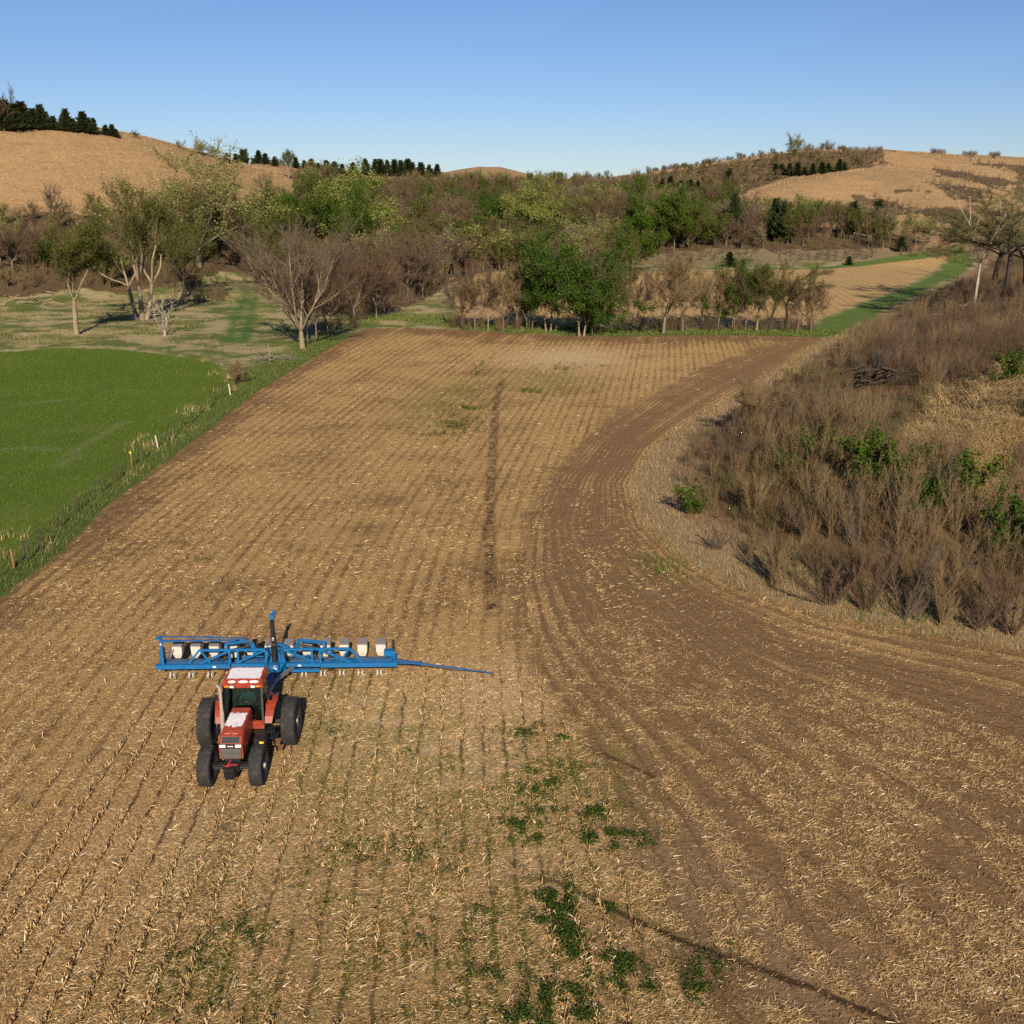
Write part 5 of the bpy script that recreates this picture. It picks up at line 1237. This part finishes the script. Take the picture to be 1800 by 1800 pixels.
def cedars(lst, label, group):
    global k_
    for n_, (px, py, top, w) in enumerate(lst):
        p = hit(px + rng.uniform(-3, 3), py); H = span(p, top) * rng.uniform(.72, 1.12); w = w * rng.uniform(.9, 1.6); d_ = project(p.x, p.y, p.z)[2]; k_ += 1
        plant_tree(PRO['cedar%d' % (k_ % 3)], 'cedar_tree', ordinal(n_, len(lst)) + ' ' + label, 'cedar', p, max(H, 1.5), w / 1800 * d_, group=group)
cedars([(12, 230, 178, 30), (28, 229, 182, 34), (44, 228, 181, 34), (58, 228, 178, 28), (72, 228, 188, 34), (84, 228, 192, 26), (98, 229, 200, 30), (112, 230, 197, 24), (117, 231, 194, 14), (130, 232, 202, 24), (145, 233, 199, 22), (157, 235, 206, 22), (165, 236, 203, 14)], 'of the dark pointed cedars on the left hill top', 'cedars on the left hill')
cedars([(184, 238, 213, 16), (196, 240, 218, 16), (204, 242, 226, 14)], 'of the thin small cedars ending the hilltop row', 'small cedars at the end of the hilltop row')
cedars([(x_, 300 + dy_, t_, w_) for x_, dy_, t_, w_ in [(398, -15, 270, 22), (412, -14, 268, 22), (428, -13, 268, 24), (444, -13, 266, 26), (458, -12, 265, 26), (470, -11, 266, 22), (486, -8, 270, 16), (520, -4, 274, 22), (534, -2, 276, 22), (548, 0, 280, 20), (560, 3, 284, 22), (574, 5, 284, 24), (588, 6, 285, 24), (600, 7, 284, 22), (622, 6, 279, 20), (645, 8, 280, 16), (660, 8, 279, 18), (668, 10, 281, 18), (680, 10, 284, 18), (692, 10, 283, 16), (704, 11, 284, 20), (716, 11, 283, 22), (728, 12, 286, 20), (740, 11, 287, 18), (754, 12, 288, 16), (768, 11, 288, 16)]],
       'of the dark cedars along the far centre ridge', 'cedars along the far ridge')
cedars([(1362, 305, 289, 22), (1374, 307, 288, 20), (1386, 307, 288, 22), (1400, 308, 287, 24), (1416, 308, 290, 20), (1430, 307, 286, 20), (1444, 306, 283, 24), (1458, 304, 281, 26), (1472, 302, 279, 24), (1486, 300, 281, 20)], 'of the dark cedars in the clump above the pale spur', 'cedars above the hill spur')
cedars([(1166, 334, 314, 20), (1180, 336, 312, 22), (1196, 338, 312, 24), (1212, 338, 314, 22), (1228, 336, 314, 20)], 'of the dark cedars at the edge of the right wood', 'cedars at the right wood edge')
T('bare_red', 8, 232, 150, 36, 'bare_tree', 'thin bare tree beside the cedars at the left end of the hilltop')
T('dark_elm', 238, 243, 228, 44, 'small_shrub', 'low grey green shrub on the skyline of the left hill', 'shrub')
T('bare_red', 318, 262, 245, 26, 'small_shrub', 'thin bare shrub on the left hill skyline', 'shrub')
T('pale', 352, 272, 246, 40, 'small_shrub', 'rounded pale shrub on the left hill skyline', 'shrub')
T('pale', 376, 277, 256, 24, 'small_shrub', 'small pale shrub at the right end of the left hill skyline', 'shrub')
T('elm', 508, 318, 262, 30, 'sapling', 'pale trunked sapling above the lower shoulder of the left hill', 'tree')
T('pale', 1398, 272, 234, 34, 'bare_tree', 'pale bare tree rising above the right skyline')
T('bare_red', 1455, 268, 246, 26, 'bare_tree', 'grey bare tree on the right skyline')
T('bush_twig', 418, 674, 634, 46, 'bare_bush', 'small bare bush with a short trunk on the verge of the wheat field', 'bush')

# ------------------------------------------------------------------ hillside wood: near trees one by one, the rest as one mass
def scat(name, protos, P, rz, sc, idx, parent=None):
    """one object whose points carry copies of the prototype meshes"""
    coll = bpy.data.collections.new(name + '_kinds')
    for j, (a, b) in enumerate(protos):
        me = b if a is None else None
        if me is None:                                        # trunk and crown together
            bm = bmesh.new(); bm.from_mesh(a); na = len(bm.faces); bm.from_mesh(b); bm.faces.ensure_lookup_table()
            mats = list(a.materials) + list(b.materials)
            for f in bm.faces[na:]: f.material_index += len(a.materials)
            me = bpy.data.meshes.new(name); bm.to_mesh(me); bm.free()
            for m_ in mats: me.materials.append(m_)
        po = bpy.data.objects.new('%s_kind.%03d' % (name, j), me); coll.objects.link(po)
    me = bpy.data.meshes.new(name); me.from_pydata([tuple(p) for p in P], [], [])
    for nm__, v in (('rz', rz), ('sc', sc)):
        at = me.attributes.new(nm__, 'FLOAT', 'POINT'); at.data.foreach_set('value', np.asarray(v, np.float32))
    at = me.attributes.new('idx', 'INT', 'POINT'); at.data.foreach_set('value', np.asarray(idx, np.int32))
    o = obj(name, me); o['kind'] = 'stuff'
    ng = bpy.data.node_groups.new(name, 'GeometryNodeTree')
    ng.interface.new_socket('Geometry', in_out='INPUT', socket_type='NodeSocketGeometry'); ng.interface.new_socket('Geometry', in_out='OUTPUT', socket_type='NodeSocketGeometry')
    N = ng.nodes.new; gi = N('NodeGroupInput'); go = N('NodeGroupOutput'); ci = N('GeometryNodeCollectionInfo'); ip = N('GeometryNodeInstanceOnPoints')
    ci.inputs['Collection'].default_value = coll; ci.inputs['Separate Children'].default_value = True; ci.inputs['Reset Children'].default_value = True
    ip.inputs['Pick Instance'].default_value = True
    def na(n_, t_):
        q_ = N('GeometryNodeInputNamedAttribute'); q_.data_type = t_; q_.inputs[0].default_value = n_
        return [s_ for s_ in q_.outputs if s_.enabled and s_.name == 'Attribute'][0]
    cx = N('ShaderNodeCombineXYZ'); L_ = ng.links.new
    L_(gi.outputs[0], ip.inputs['Points']); L_(ci.outputs[0], ip.inputs['Instance']); L_(na('idx', 'INT'), ip.inputs['Instance Index'])
    L_(na('rz', 'FLOAT'), cx.inputs[2]); L_(cx.outputs[0], ip.inputs['Rotation']); L_(na('sc', 'FLOAT'), ip.inputs['Scale']); L_(ip.outputs[0], go.inputs[0])
    md = o.modifiers.new('scatter', 'NODES'); md.node_group = ng
    return o
# candidate places on a jittered grid over the wooded ground
g = 6.2
cx_, cy_ = np.meshgrid(np.arange(-330, 330, g), np.arange(185, 860, g)); cx_ = cx_.ravel() + rng.uniform(-.45, .45, cx_.size) * g; cy_ = cy_.ravel() + rng.uniform(-.45, .45, cy_.size) * g
cz_ = land_z(cx_, cy_); ax, ay, ad = project(cx_, cy_, cz_); pp = np.stack([ax, ay], 1)
w_in = inside(pp, WOODS) & (np.hypot(cx_, cy_) > 195)
w_in &= ~inside(pp, [(790, 508), (850, 486), (1440, 474), (1440, 600), (760, 600)])
w_in &= rng.random(len(w_in)) < np.where(cy_ > 560, .5, .75)
w_in &= rng.random(len(w_in)) < np.where((ax < 480) & (ay > 440), .75, 1)
wx, wy, wz, wpx, wpy = cx_[w_in], cy_[w_in], cz_[w_in], ax[w_in], ay[w_in]
tone = vnoise(wx, wy, 1 / 45); kd = np.zeros(len(wx), int); rr_ = rng.random(len(wx))
for i in range(len(wx)):
    r_ = rr_[i]
    if r_ < .30: kd[i] = 0 if tone[i] > .5 else 1
    elif r_ < .55: kd[i] = 2 if tone[i] > .45 else 5
    elif r_ < .78: kd[i] = 3
    elif r_ < .90: kd[i] = 4
    elif r_ < .945: kd[i] = 6
    else: kd[i] = 7
# on the far slopes green is rarer
kd = np.where((wy > 600) & (kd >= 6) & (rng.random(len(kd)) < .6), 3, kd)
hgt_ = (7.0 + 5.5 * rng.random(len(wx)) ** 1.5) * np.where(kd >= 6, 1.05, 1.) * np.where(wpx < 330, .55, np.where(wx < -60, .8, 1.)) * np.where(wy > 560, .62, 1) * np.where(wpy < 325, .8, 1)
NMS = {'grey': ('bare_tree', 'grey bare tree among many alike in the hillside wood', 'grey bare trees of the hillside wood'), 'red': ('bare_tree', 'reddish brown bare tree among many alike in the hillside wood', 'reddish bare trees of the hillside wood'),
       'tan': ('budding_tree', 'tan budding tree among many alike in the hillside wood', 'tan budding trees of the hillside wood'), 'olive': ('budding_tree', 'olive budding tree among many alike in the hillside wood', 'olive budding trees of the hillside wood'),
       'green': ('leafy_tree', 'green leafy tree scattered among bare trees in the hillside wood', 'green trees scattered in the hillside wood'), 'lime': ('leafy_tree', 'pale lime tree scattered among bare trees in the hillside wood', 'lime trees scattered in the hillside wood')}
order = np.argsort(-hgt_ / np.hypot(wx, wy)); near_i = order[:280]; far_i = order[280:]
WN = {'grey': 'grey bare trees', 'red': 'reddish bare trees', 'tan': 'tan budding trees', 'olive': 'olive budding trees', 'green': 'green leafy trees', 'lime': 'pale lime trees'}
def w_cell(px, py):
    c = 0 if px < 200 else 1 if px < 450 else 2 if px < 700 else 3 if px < 860 else 4 if px < 1010 else 5 if px < 1250 else 6
    return c, 0 if py < 350 else 1 if py < 420 else 2
WC = ['above the straight trunked tree', 'around the wide pale cottonwood', 'around the bright lime tree', 'left of the rounded green tree', 'around the open lime tree', 'around the deep green trees', 'under the pale hill spur']
WR = ['high', 'halfway', 'low']
cells = {}
for i in near_i: cells.setdefault((FOR[kd[i]][0],) + w_cell(wpx[i], wpy[i]), []).append(i)
W_LAB = {}
for key, v in cells.items():
    v.sort(key=lambda i: wpx[i])
    for n_, i in enumerate(v): W_LAB[i] = '%s of %s %s in wood %s' % (ordinal(n_, len(v)), WN[key[0]], WR[key[2]], WC[key[1]])
for i in near_i:
    kn, mt, mc, h_, hw_ = FOR[kd[i]]; nm2, lb2, gp2 = NMS[kn]; lb2 = W_LAB[i]
    plant_tree((mt, mc, h_, hw_), nm2, lb2, 'tree', Vector((wx[i], wy[i], wz[i])), hgt_[i], 2 * hw_ * hgt_[i] / h_ * (1.25 + .3 * rng.random()), None, gp2)
scat('distant_woods', [(f[1], f[2]) for f in FOR], np.stack([wx[far_i], wy[far_i], wz[far_i] - .1], 1), rng.random(len(far_i)) * 6.28, hgt_[far_i] / 10 * 1.15, kd[far_i])

# ------------------------------------------------------------------ scrub
def shrub(seed, H, stems, twigs, leaves, leafm, twig, fan=.35, leaf=.10, tr=.009):
    rg = np.random.default_rng(seed); P, Q, r0, r1 = [], [], [], []
    tips = []
    for k in range(stems):
        a = rg.random() * 6.28; f = fan * rg.random() ** .6; p = np.array([math.cos(a), math.sin(a), 0]) * .35 * rg.random(); L = H * (.55 + .45 * rg.random())
        d = np.array([math.cos(a) * f, math.sin(a) * f, 1.]); r = .012 * H / 2.5
        for s_ in range(3):
            d = d + rg.normal(0, .10, 3); d /= np.linalg.norm(d); q = p + d * L / 3
            P.append(p); Q.append(q); r0.append(r); r1.append(r * .7); tips.append((p, q)); p, r = q, r * .7
    P, Q = np.array(P), np.array(Q); ac = Acc(); V, F = prisms(P, Q, r0, r1, 3)
    ac.add(V, F); i = rg.integers(0, len(P), twigs); t = rg.random((twigs, 1)); P0 = P[i] * (1 - t) + Q[i] * t
    D = (Q[i] - P[i]) / np.linalg.norm(Q[i] - P[i], axis=1, keepdims=True) + rg.normal(0, .42, (twigs, 3)) + [0, 0, .25]; D /= np.linalg.norm(D, axis=1, keepdims=True)
    P1 = P0 + D * (H * (.10 + .22 * rg.random((twigs, 1)))); V2, F2 = spikes(P0, P1, tr * (.6 + .7 * rg.random(twigs)) * H / 2.5)
    ac.add(V2, F2)
    if not leaves: return ac.mesh('shrub', M[twig])
    k = rg.integers(0, twigs, leaves); t = rg.random((leaves, 1)); Pl = P0[k] * (1 - t) + P1[k] * t + rg.normal(0, .07 * H / 2.5, (leaves, 3)); V3, F3 = leafquads(Pl, leaf * (.6 + .8 * rg.random(leaves)), rg)
    aV = np.concatenate(ac.V + [V3]); f3 = np.concatenate(ac.F[3]); f4 = np.concatenate(ac.F[4]); return np_mesh('shrub', aV, [f3, np.concatenate([f4, F3 + ac.n])], [M[twig], M[leafm]], False, None, np.concatenate([np.zeros(len(f3) + len(f4), int), np.ones(len(F3), int)]))
SH = [shrub(301, 2.6, 16, 260, 0, None, 'twig_red'), shrub(302, 2.6, 14, 240, 0, None, 'twig_grey'), shrub(303, 2.8, 16, 260, 0, None, 'twig_tan', .3), shrub(304, 2.4, 18, 240, 0, None, 'twig_red', .5), shrub(305, 2.5, 14, 240, 150, 'leaf_olive', 'twig_olive', .4), shrub(306, 3.2, 10, 260, 0, None, 'twig_tan', .3)]
SHN = [('reddish bare shrub', 'reddish bare shrubs of the right bank'), ('grey bare shrub', 'grey bare shrubs of the right bank'), ('tan stemmed shrub', 'tan stemmed shrubs of the right bank'), ('reddish bare shrub', 'reddish bare shrubs of the right bank'), ('olive budding shrub', 'olive budding shrubs of the right bank'), ('tan stemmed shrub', 'tan stemmed shrubs of the right bank')]
CLEAR = [(1360, 705, 90, 14), (1430, 690, 60, 16), (1540, 690, 75, 42), (1640, 905, 30, 14), (1470, 660, 50, 14)]
g = 1.0
sx_, sy_ = np.meshgrid(np.arange(8, 120, g), np.arange(28, 240, g)); sx_ = sx_.ravel() + rng.uniform(-.5, .5, sx_.size) * g; sy_ = sy_.ravel() + rng.uniform(-.5, .5, sy_.size) * g
P = np.stack([sx_, sy_], 1); db = sdist(P, BANK); sz_ = land_z(sx_, sy_); ax, ay, ad = project(sx_, sy_, sz_)
k = (db > 2.4 + 1.5 * vnoise(sx_, sy_, .3)) & (ax < 1900) & (ay < 1500)
k &= ~ell(ax, ay, GOLD) & ~ell(ax, ay, CLEAR)
k &= rng.random(len(k)) < np.clip(1.15 - ad / 180, .25, .85)
k &= rng.random(len(k)) < .45 + .9 * vnoise(sx_ + 50, sy_, 1 / 6)
sx_, sy_, sz_, ad, ax, ay, db = (v[k] for v in (sx_, sy_, sz_, ad, ax, ay, db))
t1 = vnoise(sx_, sy_, 1 / 11); t2 = rng.random(len(sx_))
si = np.select([t1 + (t2 - .5) * .5 < .36, t1 + (t2 - .5) * .5 < .5, t1 + (t2 - .5) * .5 < .84], [np.where(t2 < .5, 0, 3), 1, np.where(t2 < .5, 2, 5)], 4)
hs = (.55 + .55 * rng.random(len(sx_))) * np.clip(.62 + (db - 4) / 7, .62, 1.) * (.75 + .5 * vnoise(sx_, sy_, 1 / 8))
order = np.argsort(-hs / ad); ni = order[:260]; fi = order[260:]
SCX = lambda v: 0 if v < 1330 else 1 if v < 1480 else 2 if v < 1640 else 3
SCY = lambda v: 0 if v < 640 else 1 if v < 740 else 2 if v < 860 else 3 if v < 960 else 4
XN = ['left bank tip', 'left bank half', 'right bank half', 'right bank end']; YN = ['top', 'upper', 'middle', 'lower', 'lowest']
cells = {}; S_LAB = {}
for i in ni: cells.setdefault((SHN[si[i]][0], SCX(ax[i]), SCY(ay[i])), []).append(i)
for key, v in cells.items():
    v.sort(key=lambda i: ax[i])
    for n_, i in enumerate(v): S_LAB[i] = '%s of %ss at %s level, %s' % (ordinal(n_, len(v)), key[0], YN[key[2]], XN[key[1]])
for i in ni:
    lb, gp = SHN[si[i]]
    o = obj('bare_shrub', SH[si[i]], None, (sx_[i], sy_[i], sz_[i] - .05), (0, 0, rng.random() * 6.28)); o.scale = (hs[i] * 1.1, hs[i] * 1.1, hs[i])
    tag(o, S_LAB[i], 'shrub', gp)
scat('bank_scrub', [(None, m_) for m_ in SH], np.stack([sx_[fi], sy_[fi], sz_[fi] - .05], 1), rng.random(len(fi)) * 6.28, hs[fi], si[fi])
# thickets in the hill gullies and weeds beyond the far field
g = 3.2
bx_, by_ = np.meshgrid(np.arange(-20, 420, g), np.arange(300, 800, g)); bx_ = bx_.ravel() + rng.uniform(-.5, .5, bx_.size) * g; by_ = by_.ravel() + rng.uniform(-.5, .5, by_.size) * g
bz_ = land_z(bx_, by_); ax, ay, ad = project(bx_, by_, bz_); pp = np.stack([ax, ay], 1); k = np.zeros(len(ax), bool)
for b_ in BRUSH: k |= inside(pp, b_) & (rng.random(len(ax)) < .8)
k |= inside(pp, [(1080, 462), (1650, 458), (1620, 437), (1100, 445)]) & (rng.random(len(ax)) < .75) & (vnoise(bx_, by_, 1 / 12) > .36)
k |= inside(pp, [(1560, 430), (1700, 440), (1760, 420), (1850, 430), (1850, 480), (1700, 470), (1640, 455)]) & (rng.random(len(ax)) < .7)
k |= ell(ax, ay, [(1650, 268, 14, 4), (1705, 272, 14, 4), (1748, 276, 10, 3)]) & (by_ < 720)
bx_, by_, bz_ = bx_[k], by_[k], bz_[k]
scat('gully_thickets', [(None, m_) for m_ in SH], np.stack([bx_, by_, bz_ - .05], 1), rng.random(len(bx_)) * 6.28, .9 + .5 * rng.random(len(bx_)), np.where(rng.random(len(bx_)) < .5, rng.integers(0, 2, len(bx_)), rng.integers(0, 5, len(bx_))))
g = 4.6
ux_, uy_ = np.meshgrid(np.arange(-300, 330, g), np.arange(190, 800, g)); ux_ = ux_.ravel() + rng.uniform(-.5, .5, ux_.size) * g; uy_ = uy_.ravel() + rng.uniform(-.5, .5, uy_.size) * g
uz_ = land_z(ux_, uy_); ax, ay, ad = project(ux_, uy_, uz_); pp = np.stack([ax, ay], 1)
k = inside(pp, WOODS) & ~inside(pp, [(790, 508), (850, 486), (1440, 474), (1440, 600), (760, 600)]) & (rng.random(len(ax)) < np.where(ay > 428, .95, .6)) & (np.hypot(ux_, uy_) > 190)
ux_, uy_, uz_ = ux_[k], uy_[k], uz_[k]
scat('wood_undergrowth', [(None, m_) for m_ in SH], np.stack([ux_, uy_, uz_ - .05], 1), rng.random(len(ux_)) * 6.28, .9 + .8 * rng.random(len(ux_)), rng.integers(0, 6, len(ux_)))
# low dark scrub under the row at the field end and under the left trees
uq = []
for pl_, wdt, n_ in (([(800, 577), (900, 580), (960, 578)], 2.5, 26), ([(1110, 582), (1200, 580), (1300, 581), (1430, 580)], 2.5, 90), ([(0, 520), (60, 520), (110, 505), (200, 505)], 6, 60), ([(300, 510), (400, 480)], 6, 90), ([(160, 508), (300, 502)], 8, 120), ([(0, 520), (150, 512)], 8, 90), ([(340, 535), (400, 515)], 4, 36), ([(560, 585), (640, 560), (760, 510)], 4, 60), ([(440, 490), (620, 540)], 8, 70)):
    q = fl(pl_); s_ = rng.integers(0, len(q) - 1, n_); t = rng.random((n_, 1)); uq.append(q[s_] * (1 - t) + q[s_ + 1] * t + rng.normal(0, wdt * .5, (n_, 2)))
uq = np.concatenate(uq); uz = land_z(uq[:, 0], uq[:, 1])
scat('row_undergrowth', [(None, m_) for m_ in SH], np.column_stack([uq, uz - .05]), rng.random(len(uq)) * 6.28, .55 + .6 * rng.random(len(uq)), rng.integers(0, 5, len(uq)))

GS = [shrub(320, 2.2, 14, 200, 1500, 'leaf_green', 'twig_olive', .6, .15), shrub(321, 2.0, 12, 200, 1500, 'leaf_dark', 'twig_olive', .7, .14), shrub(322, 1.6, 10, 160, 800, 'weed', 'twig_olive', .6, .13)]
for px, py, h_, j, lb in ((1445, 815, 1.9, 1, 'dark green bushy shrub in the middle of the bank'), (1390, 835, 1.3, 1, 'small dark green shrub left of the middle bank shrub'), (1545, 850, 2.4, 0, 'bright green shrub, highest of the green clump on the bank'), (1580, 880, 2.0, 1, 'green shrub low in the clump on the bank'), (1510, 865, 1.6, 2, 'thin green shrub at the left of the clump on the bank'), (1615, 900, 1.7, 1, 'dark green shrub at the foot of the clump'),
                      (1680, 880, 2.1, 0, 'green shrub left of the golden grass streak'), (1650, 890, 1.4, 1, 'small dark green shrub between the clump and the golden grass'), (1220, 902, 1.35, 0, 'single bright green bush at the bank edge by the field bend'), (1785, 670, 1.8, 0, 'bright green shrub near the right edge above the golden grass'), (1755, 680, 1.3, 2, 'low green shrub left of the bright one at the right edge'), (1790, 960, 2.2, 1, 'dark green shrub at the lower right edge of the scrub'),
                      (1770, 990, 1.6, 2, 'thin green shrub below the dark one at the right edge'), (1565, 765, 1.0, 1, 'tiny dark green shrub high on the bank'), (1510, 770, 1.4, 2, 'faint green shrub among tan stems on the upper bank'), (1675, 545, 1.5, 2, 'yellow green bush under the pale forked tree'), (1780, 600, 1.6, 2, 'dull green bush below the dark spreading trees'), (1440, 700, 1.2, 2, 'faint green sapling bush by the clearing')):
    p = hit(px, py); o = obj('green_shrub', GS[j], None, (p.x, p.y, p.z - .05), (0, 0, rng.random() * 6.28)); k2 = h_ / 1.45; o.scale = (k2 * 1.15, k2 * 1.15, k2); tag(o, lb, 'shrub')
p = hit(1330, 756); plant_tree(PRO['bush_twig'], 'bare_bush', 'large round tan bush with fanned twigs at the narrow part of the bank', 'bush', p, 4.6, 6.)
SAP = [shrub(341, 3.6, 9, 900, 0, None, 'twig_red', .6, tr=.008), shrub(342, 3.6, 7, 800, 0, None, 'twig_grey', .75, tr=.008), shrub(343, 3.6, 11, 1000, 0, None, 'twig_tan', .5, tr=.008), shrub(344, 3.6, 8, 900, 0, None, 'twig_red', .9, tr=.008)]; SAP_N = 0
for px, py, top, w, lb in ((1262, 965, 880, 60, 'thin bare sapling bush at the left front of the bank scrub'), (1365, 1030, 905, 90, 'bare sapling with crossing stems at the front of the bank above the green tuft'), (1452, 1062, 885, 130, 'broad bare sapling with a golden trunk in the front row of the bank'), (1520, 1075, 900, 100, 'upright bare sapling right of the golden trunked one'), (1590, 1088, 905, 120, 'bare sapling above the right green tuft at the field edge'), (1655, 1098, 920, 110, 'reddish bare sapling in the lower right of the bank'), (1715, 1105, 930, 110, 'grey bare sapling second from the lower right corner of the bank'), (1775, 1115, 930, 120, 'wide bare sapling at the lower right corner of the bank'), (1500, 960, 830, 110, 'bare sapling standing just below the green clump'), (1320, 905, 800, 90, 'bare sapling in the left middle of the bank'), (1420, 940, 840, 90, 'bare sapling near the small pale log')):
    p = hit(px, py); H = span(p, top) * rng.uniform(.62, .85); SAP_N += 1; d_ = project(p.x, p.y, p.z)[2]
    o = obj('bare_sapling', SAP[SAP_N % 4], None, (p.x, p.y, p.z - .05), (0, 0, rng.random() * 6.28)); o.scale = (min(w / 1800 * d_ / 3.0, H / 2.6),) * 2 + (H / 3.6,); tag(o, lb, 'sapling')
# golden grass fallen over the bank
gp = []
for px, py, a, b_ in GOLD:
    for q in range(300):
        r_ = math.sqrt(rng.random()); t_ = rng.random() * 6.28; gp.append(hit(px + a * r_ * math.cos(t_), py + b_ * r_ * math.sin(t_)))
gp = np.array([tuple(v) for v in gp]); m = 12; Pb = np.repeat(gp, m, 0) + rng.normal(0, .30, (len(gp) * m, 3)) * [1, 1, 0]
av = np.repeat(rng.normal(3.6, .9, len(gp)), m) + rng.normal(0, .35, len(gp) * m)
D = np.stack([np.cos(av), np.sin(av), .55 + .5 * rng.random(len(av))], 1); D /= np.linalg.norm(D, axis=1, keepdims=True); Lb = .5 + 1.1 * rng.random(len(av))
Md = Pb + D * Lb[:, None] * .6; E = Md + (D * [1, 1, -.35]) * Lb[:, None] * .5; Sd = np.stack([-np.sin(av), np.cos(av), np.zeros(len(av))], 1) * .014
V = np.stack([Pb - Sd, Pb + Sd, Md + Sd * .8, Md - Sd * .8, E], 1).reshape(-1, 3); b5 = np.arange(len(av)) * 5
o = obj('golden_grass', np_mesh('golden_grass', V, [np.stack([b5 + 3, b5 + 2, b5 + 4], 1), np.stack([b5, b5 + 1, b5 + 2, b5 + 3], 1)], [M['gold_grass']])); tag(o, kind='stuff')

# ------------------------------------------------------------------ deadwood, brush piles, fence
def logs(name, label, cat, px, py, n, L, spread, rad, mat, seed, hz=.5):
    rg = np.random.default_rng(seed); p = hit(px, py); e = thing(name, label, cat, (p.x, p.y, p.z))
    for k in range(n):
        a = rg.normal(.2, .9); l = L * (.4 + .6 * rg.random()); c = Vector((rg.normal(0, spread), rg.normal(0, spread * .5), .08 + hz * rg.random()))
        d = Vector((math.cos(a), math.sin(a) * .7, rg.normal(.12, .25))).normalized(); s_ = Vector((-d.y, d.x, .1)) * .12 * l; r = rad * (.45 + .8 * rg.random())
        b = MB(); b.tube([c - d * l * .5, c - d * l * .15 + s_ * rg.normal(), c + d * l * .2 + s_ * rg.normal(), c + d * l * .5], [r, r * .9, r * .7, r * .35], 6)
        b.build('branch', mat, e, smooth=True)
    return e
e = logs('debris_pile', 'pile of dark uprooted stumps and roots on the bank clearing', 'debris pile', 1540, 676, 60, 3.2, 1.3, .12, M['bark_dark'], 5, 1.5)
b = MB(); b.tube([(.1, 0, .7), (0, 0, 1.5), (.12, 0, 2.2), (-.12, 0, 2.7), (-.3, 0, 2.95)], [.42, .30, .22, .12, .03], 8); b.tube([(.0, 0, .9), (.5, .1, 1.15), (.8, .1, 1.1)], [.26, .18, .08], 7); b.build('charred_stump', M['black'], e, smooth=True)
logs('fallen_log', 'pair of weathered fallen logs below the pale forked tree', 'log', 1632, 556, 4, 4.5, .5, .16, M['bark_tan'], 8, .4)
logs('fallen_log', 'broken grey stump with branch stubs near the pale forked tree', 'log', 1700, 545, 3, 2.0, .4, .12, M['bark_grey'], 9, .9)
logs('brush_pile', 'long low pile of cut branches at the left field corner', 'brush pile', 482, 634, 46, 2.4, 1.9, .05, M['bark_grey'], 12, .5)
logs('fallen_branches', 'fallen grey limbs tangled left of the straight tan trunk', 'fallen tree', 70, 535, 16, 6.5, 2.4, .12, M['bark_tan'], 14, 1.8)
logs('fallen_branches', 'twiggy grey limbs lying under the bleached dead tree', 'fallen tree', 268, 572, 12, 4.5, 1.4, .07, M['bark_grey'], 15, 1.0)
logs('fallen_log', 'small pale log lying among shrubs in the middle of the bank', 'log', 1435, 872, 2, 1.6, .1, .07, M['bark_tan'], 17, .6)
logs('fallen_log', 'pale dead trunk lying before the broad cedar', 'log', 1525, 418, 3, 9., 1.5, .16, M['bark_white'], 19, 1.4)
p = hit(474, 634); b = MB(); b.tube([(0, 0, -.1), (.05, 0, 1.2), (-.1, .05, 2.2)], [.14, .11, .05], 7); o = b.build('snag', M['bark_tan'], None, smooth=True, loc=p); tag(o, 'thin broken snag standing over the brush pile', 'dead tree')

POSTS = [(25, 999, 'r'), (48, 989, 'd'), (73, 968, 'd'), (104, 930, 'd'), (138, 899, 'd'), (179, 868, 'd'), (205, 846, 'd'), (232, 821, 'y'), (253, 809, 'd'), (278, 789, 'w'), (297, 775, 'd'), (320, 753, 'd'), (338, 744, 'd'), (353, 728, 'd'), (372, 716, 'd'), (378, 703, 'd'), (393, 698, 'd'), (405, 694, 'w')]
fp = [hit(px, py) for px, py, c in POSTS]
FN = thing('wire_fence', 'thin post and wire fence along the green verge between wheat and ploughland', 'fence', tuple(fp[0]))
for (px, py, c), p in zip(POSTS, fp):
    q = p - fp[0]; hh = 1.15 if c != 'd' else 1.3 + .25 * rng.random(); ln = rng.normal(0, .06)
    b = MB(); b.bar((q.x, q.y, q.z - .2), (q.x + ln, q.y + ln * .4, q.z + hh), .09 if c == 'd' else .10)
    if c == 'd': b.bar((q.x + .03, q.y, q.z + .1), (q.x + .03 + ln, q.y + ln * .4, q.z + hh), .02)
    po = b.build('post', {'d': M['bark_dark'], 'r': M['rust'], 'y': M['rust'], 'w': M['bark_white']}[c], FN)
    if c == 'r': po['label'] = 'rusty orange post'
    if c == 'y':
        po['label'] = 'rusty post with a yellow cap'; b = MB(); b.box((q.x + ln, q.y, q.z + hh), (.13, .13, .16)); b.build('cap', M['yellow'], po)
    if c == 'w': po['label'] = 'whitish wooden post'
for hz in (.45, .95):
    b = MB(); b.tube([tuple(p - fp[0] + Vector((0, 0, hz))) for p in fp], .006, 4); b.build('wire', M['steel'], FN)
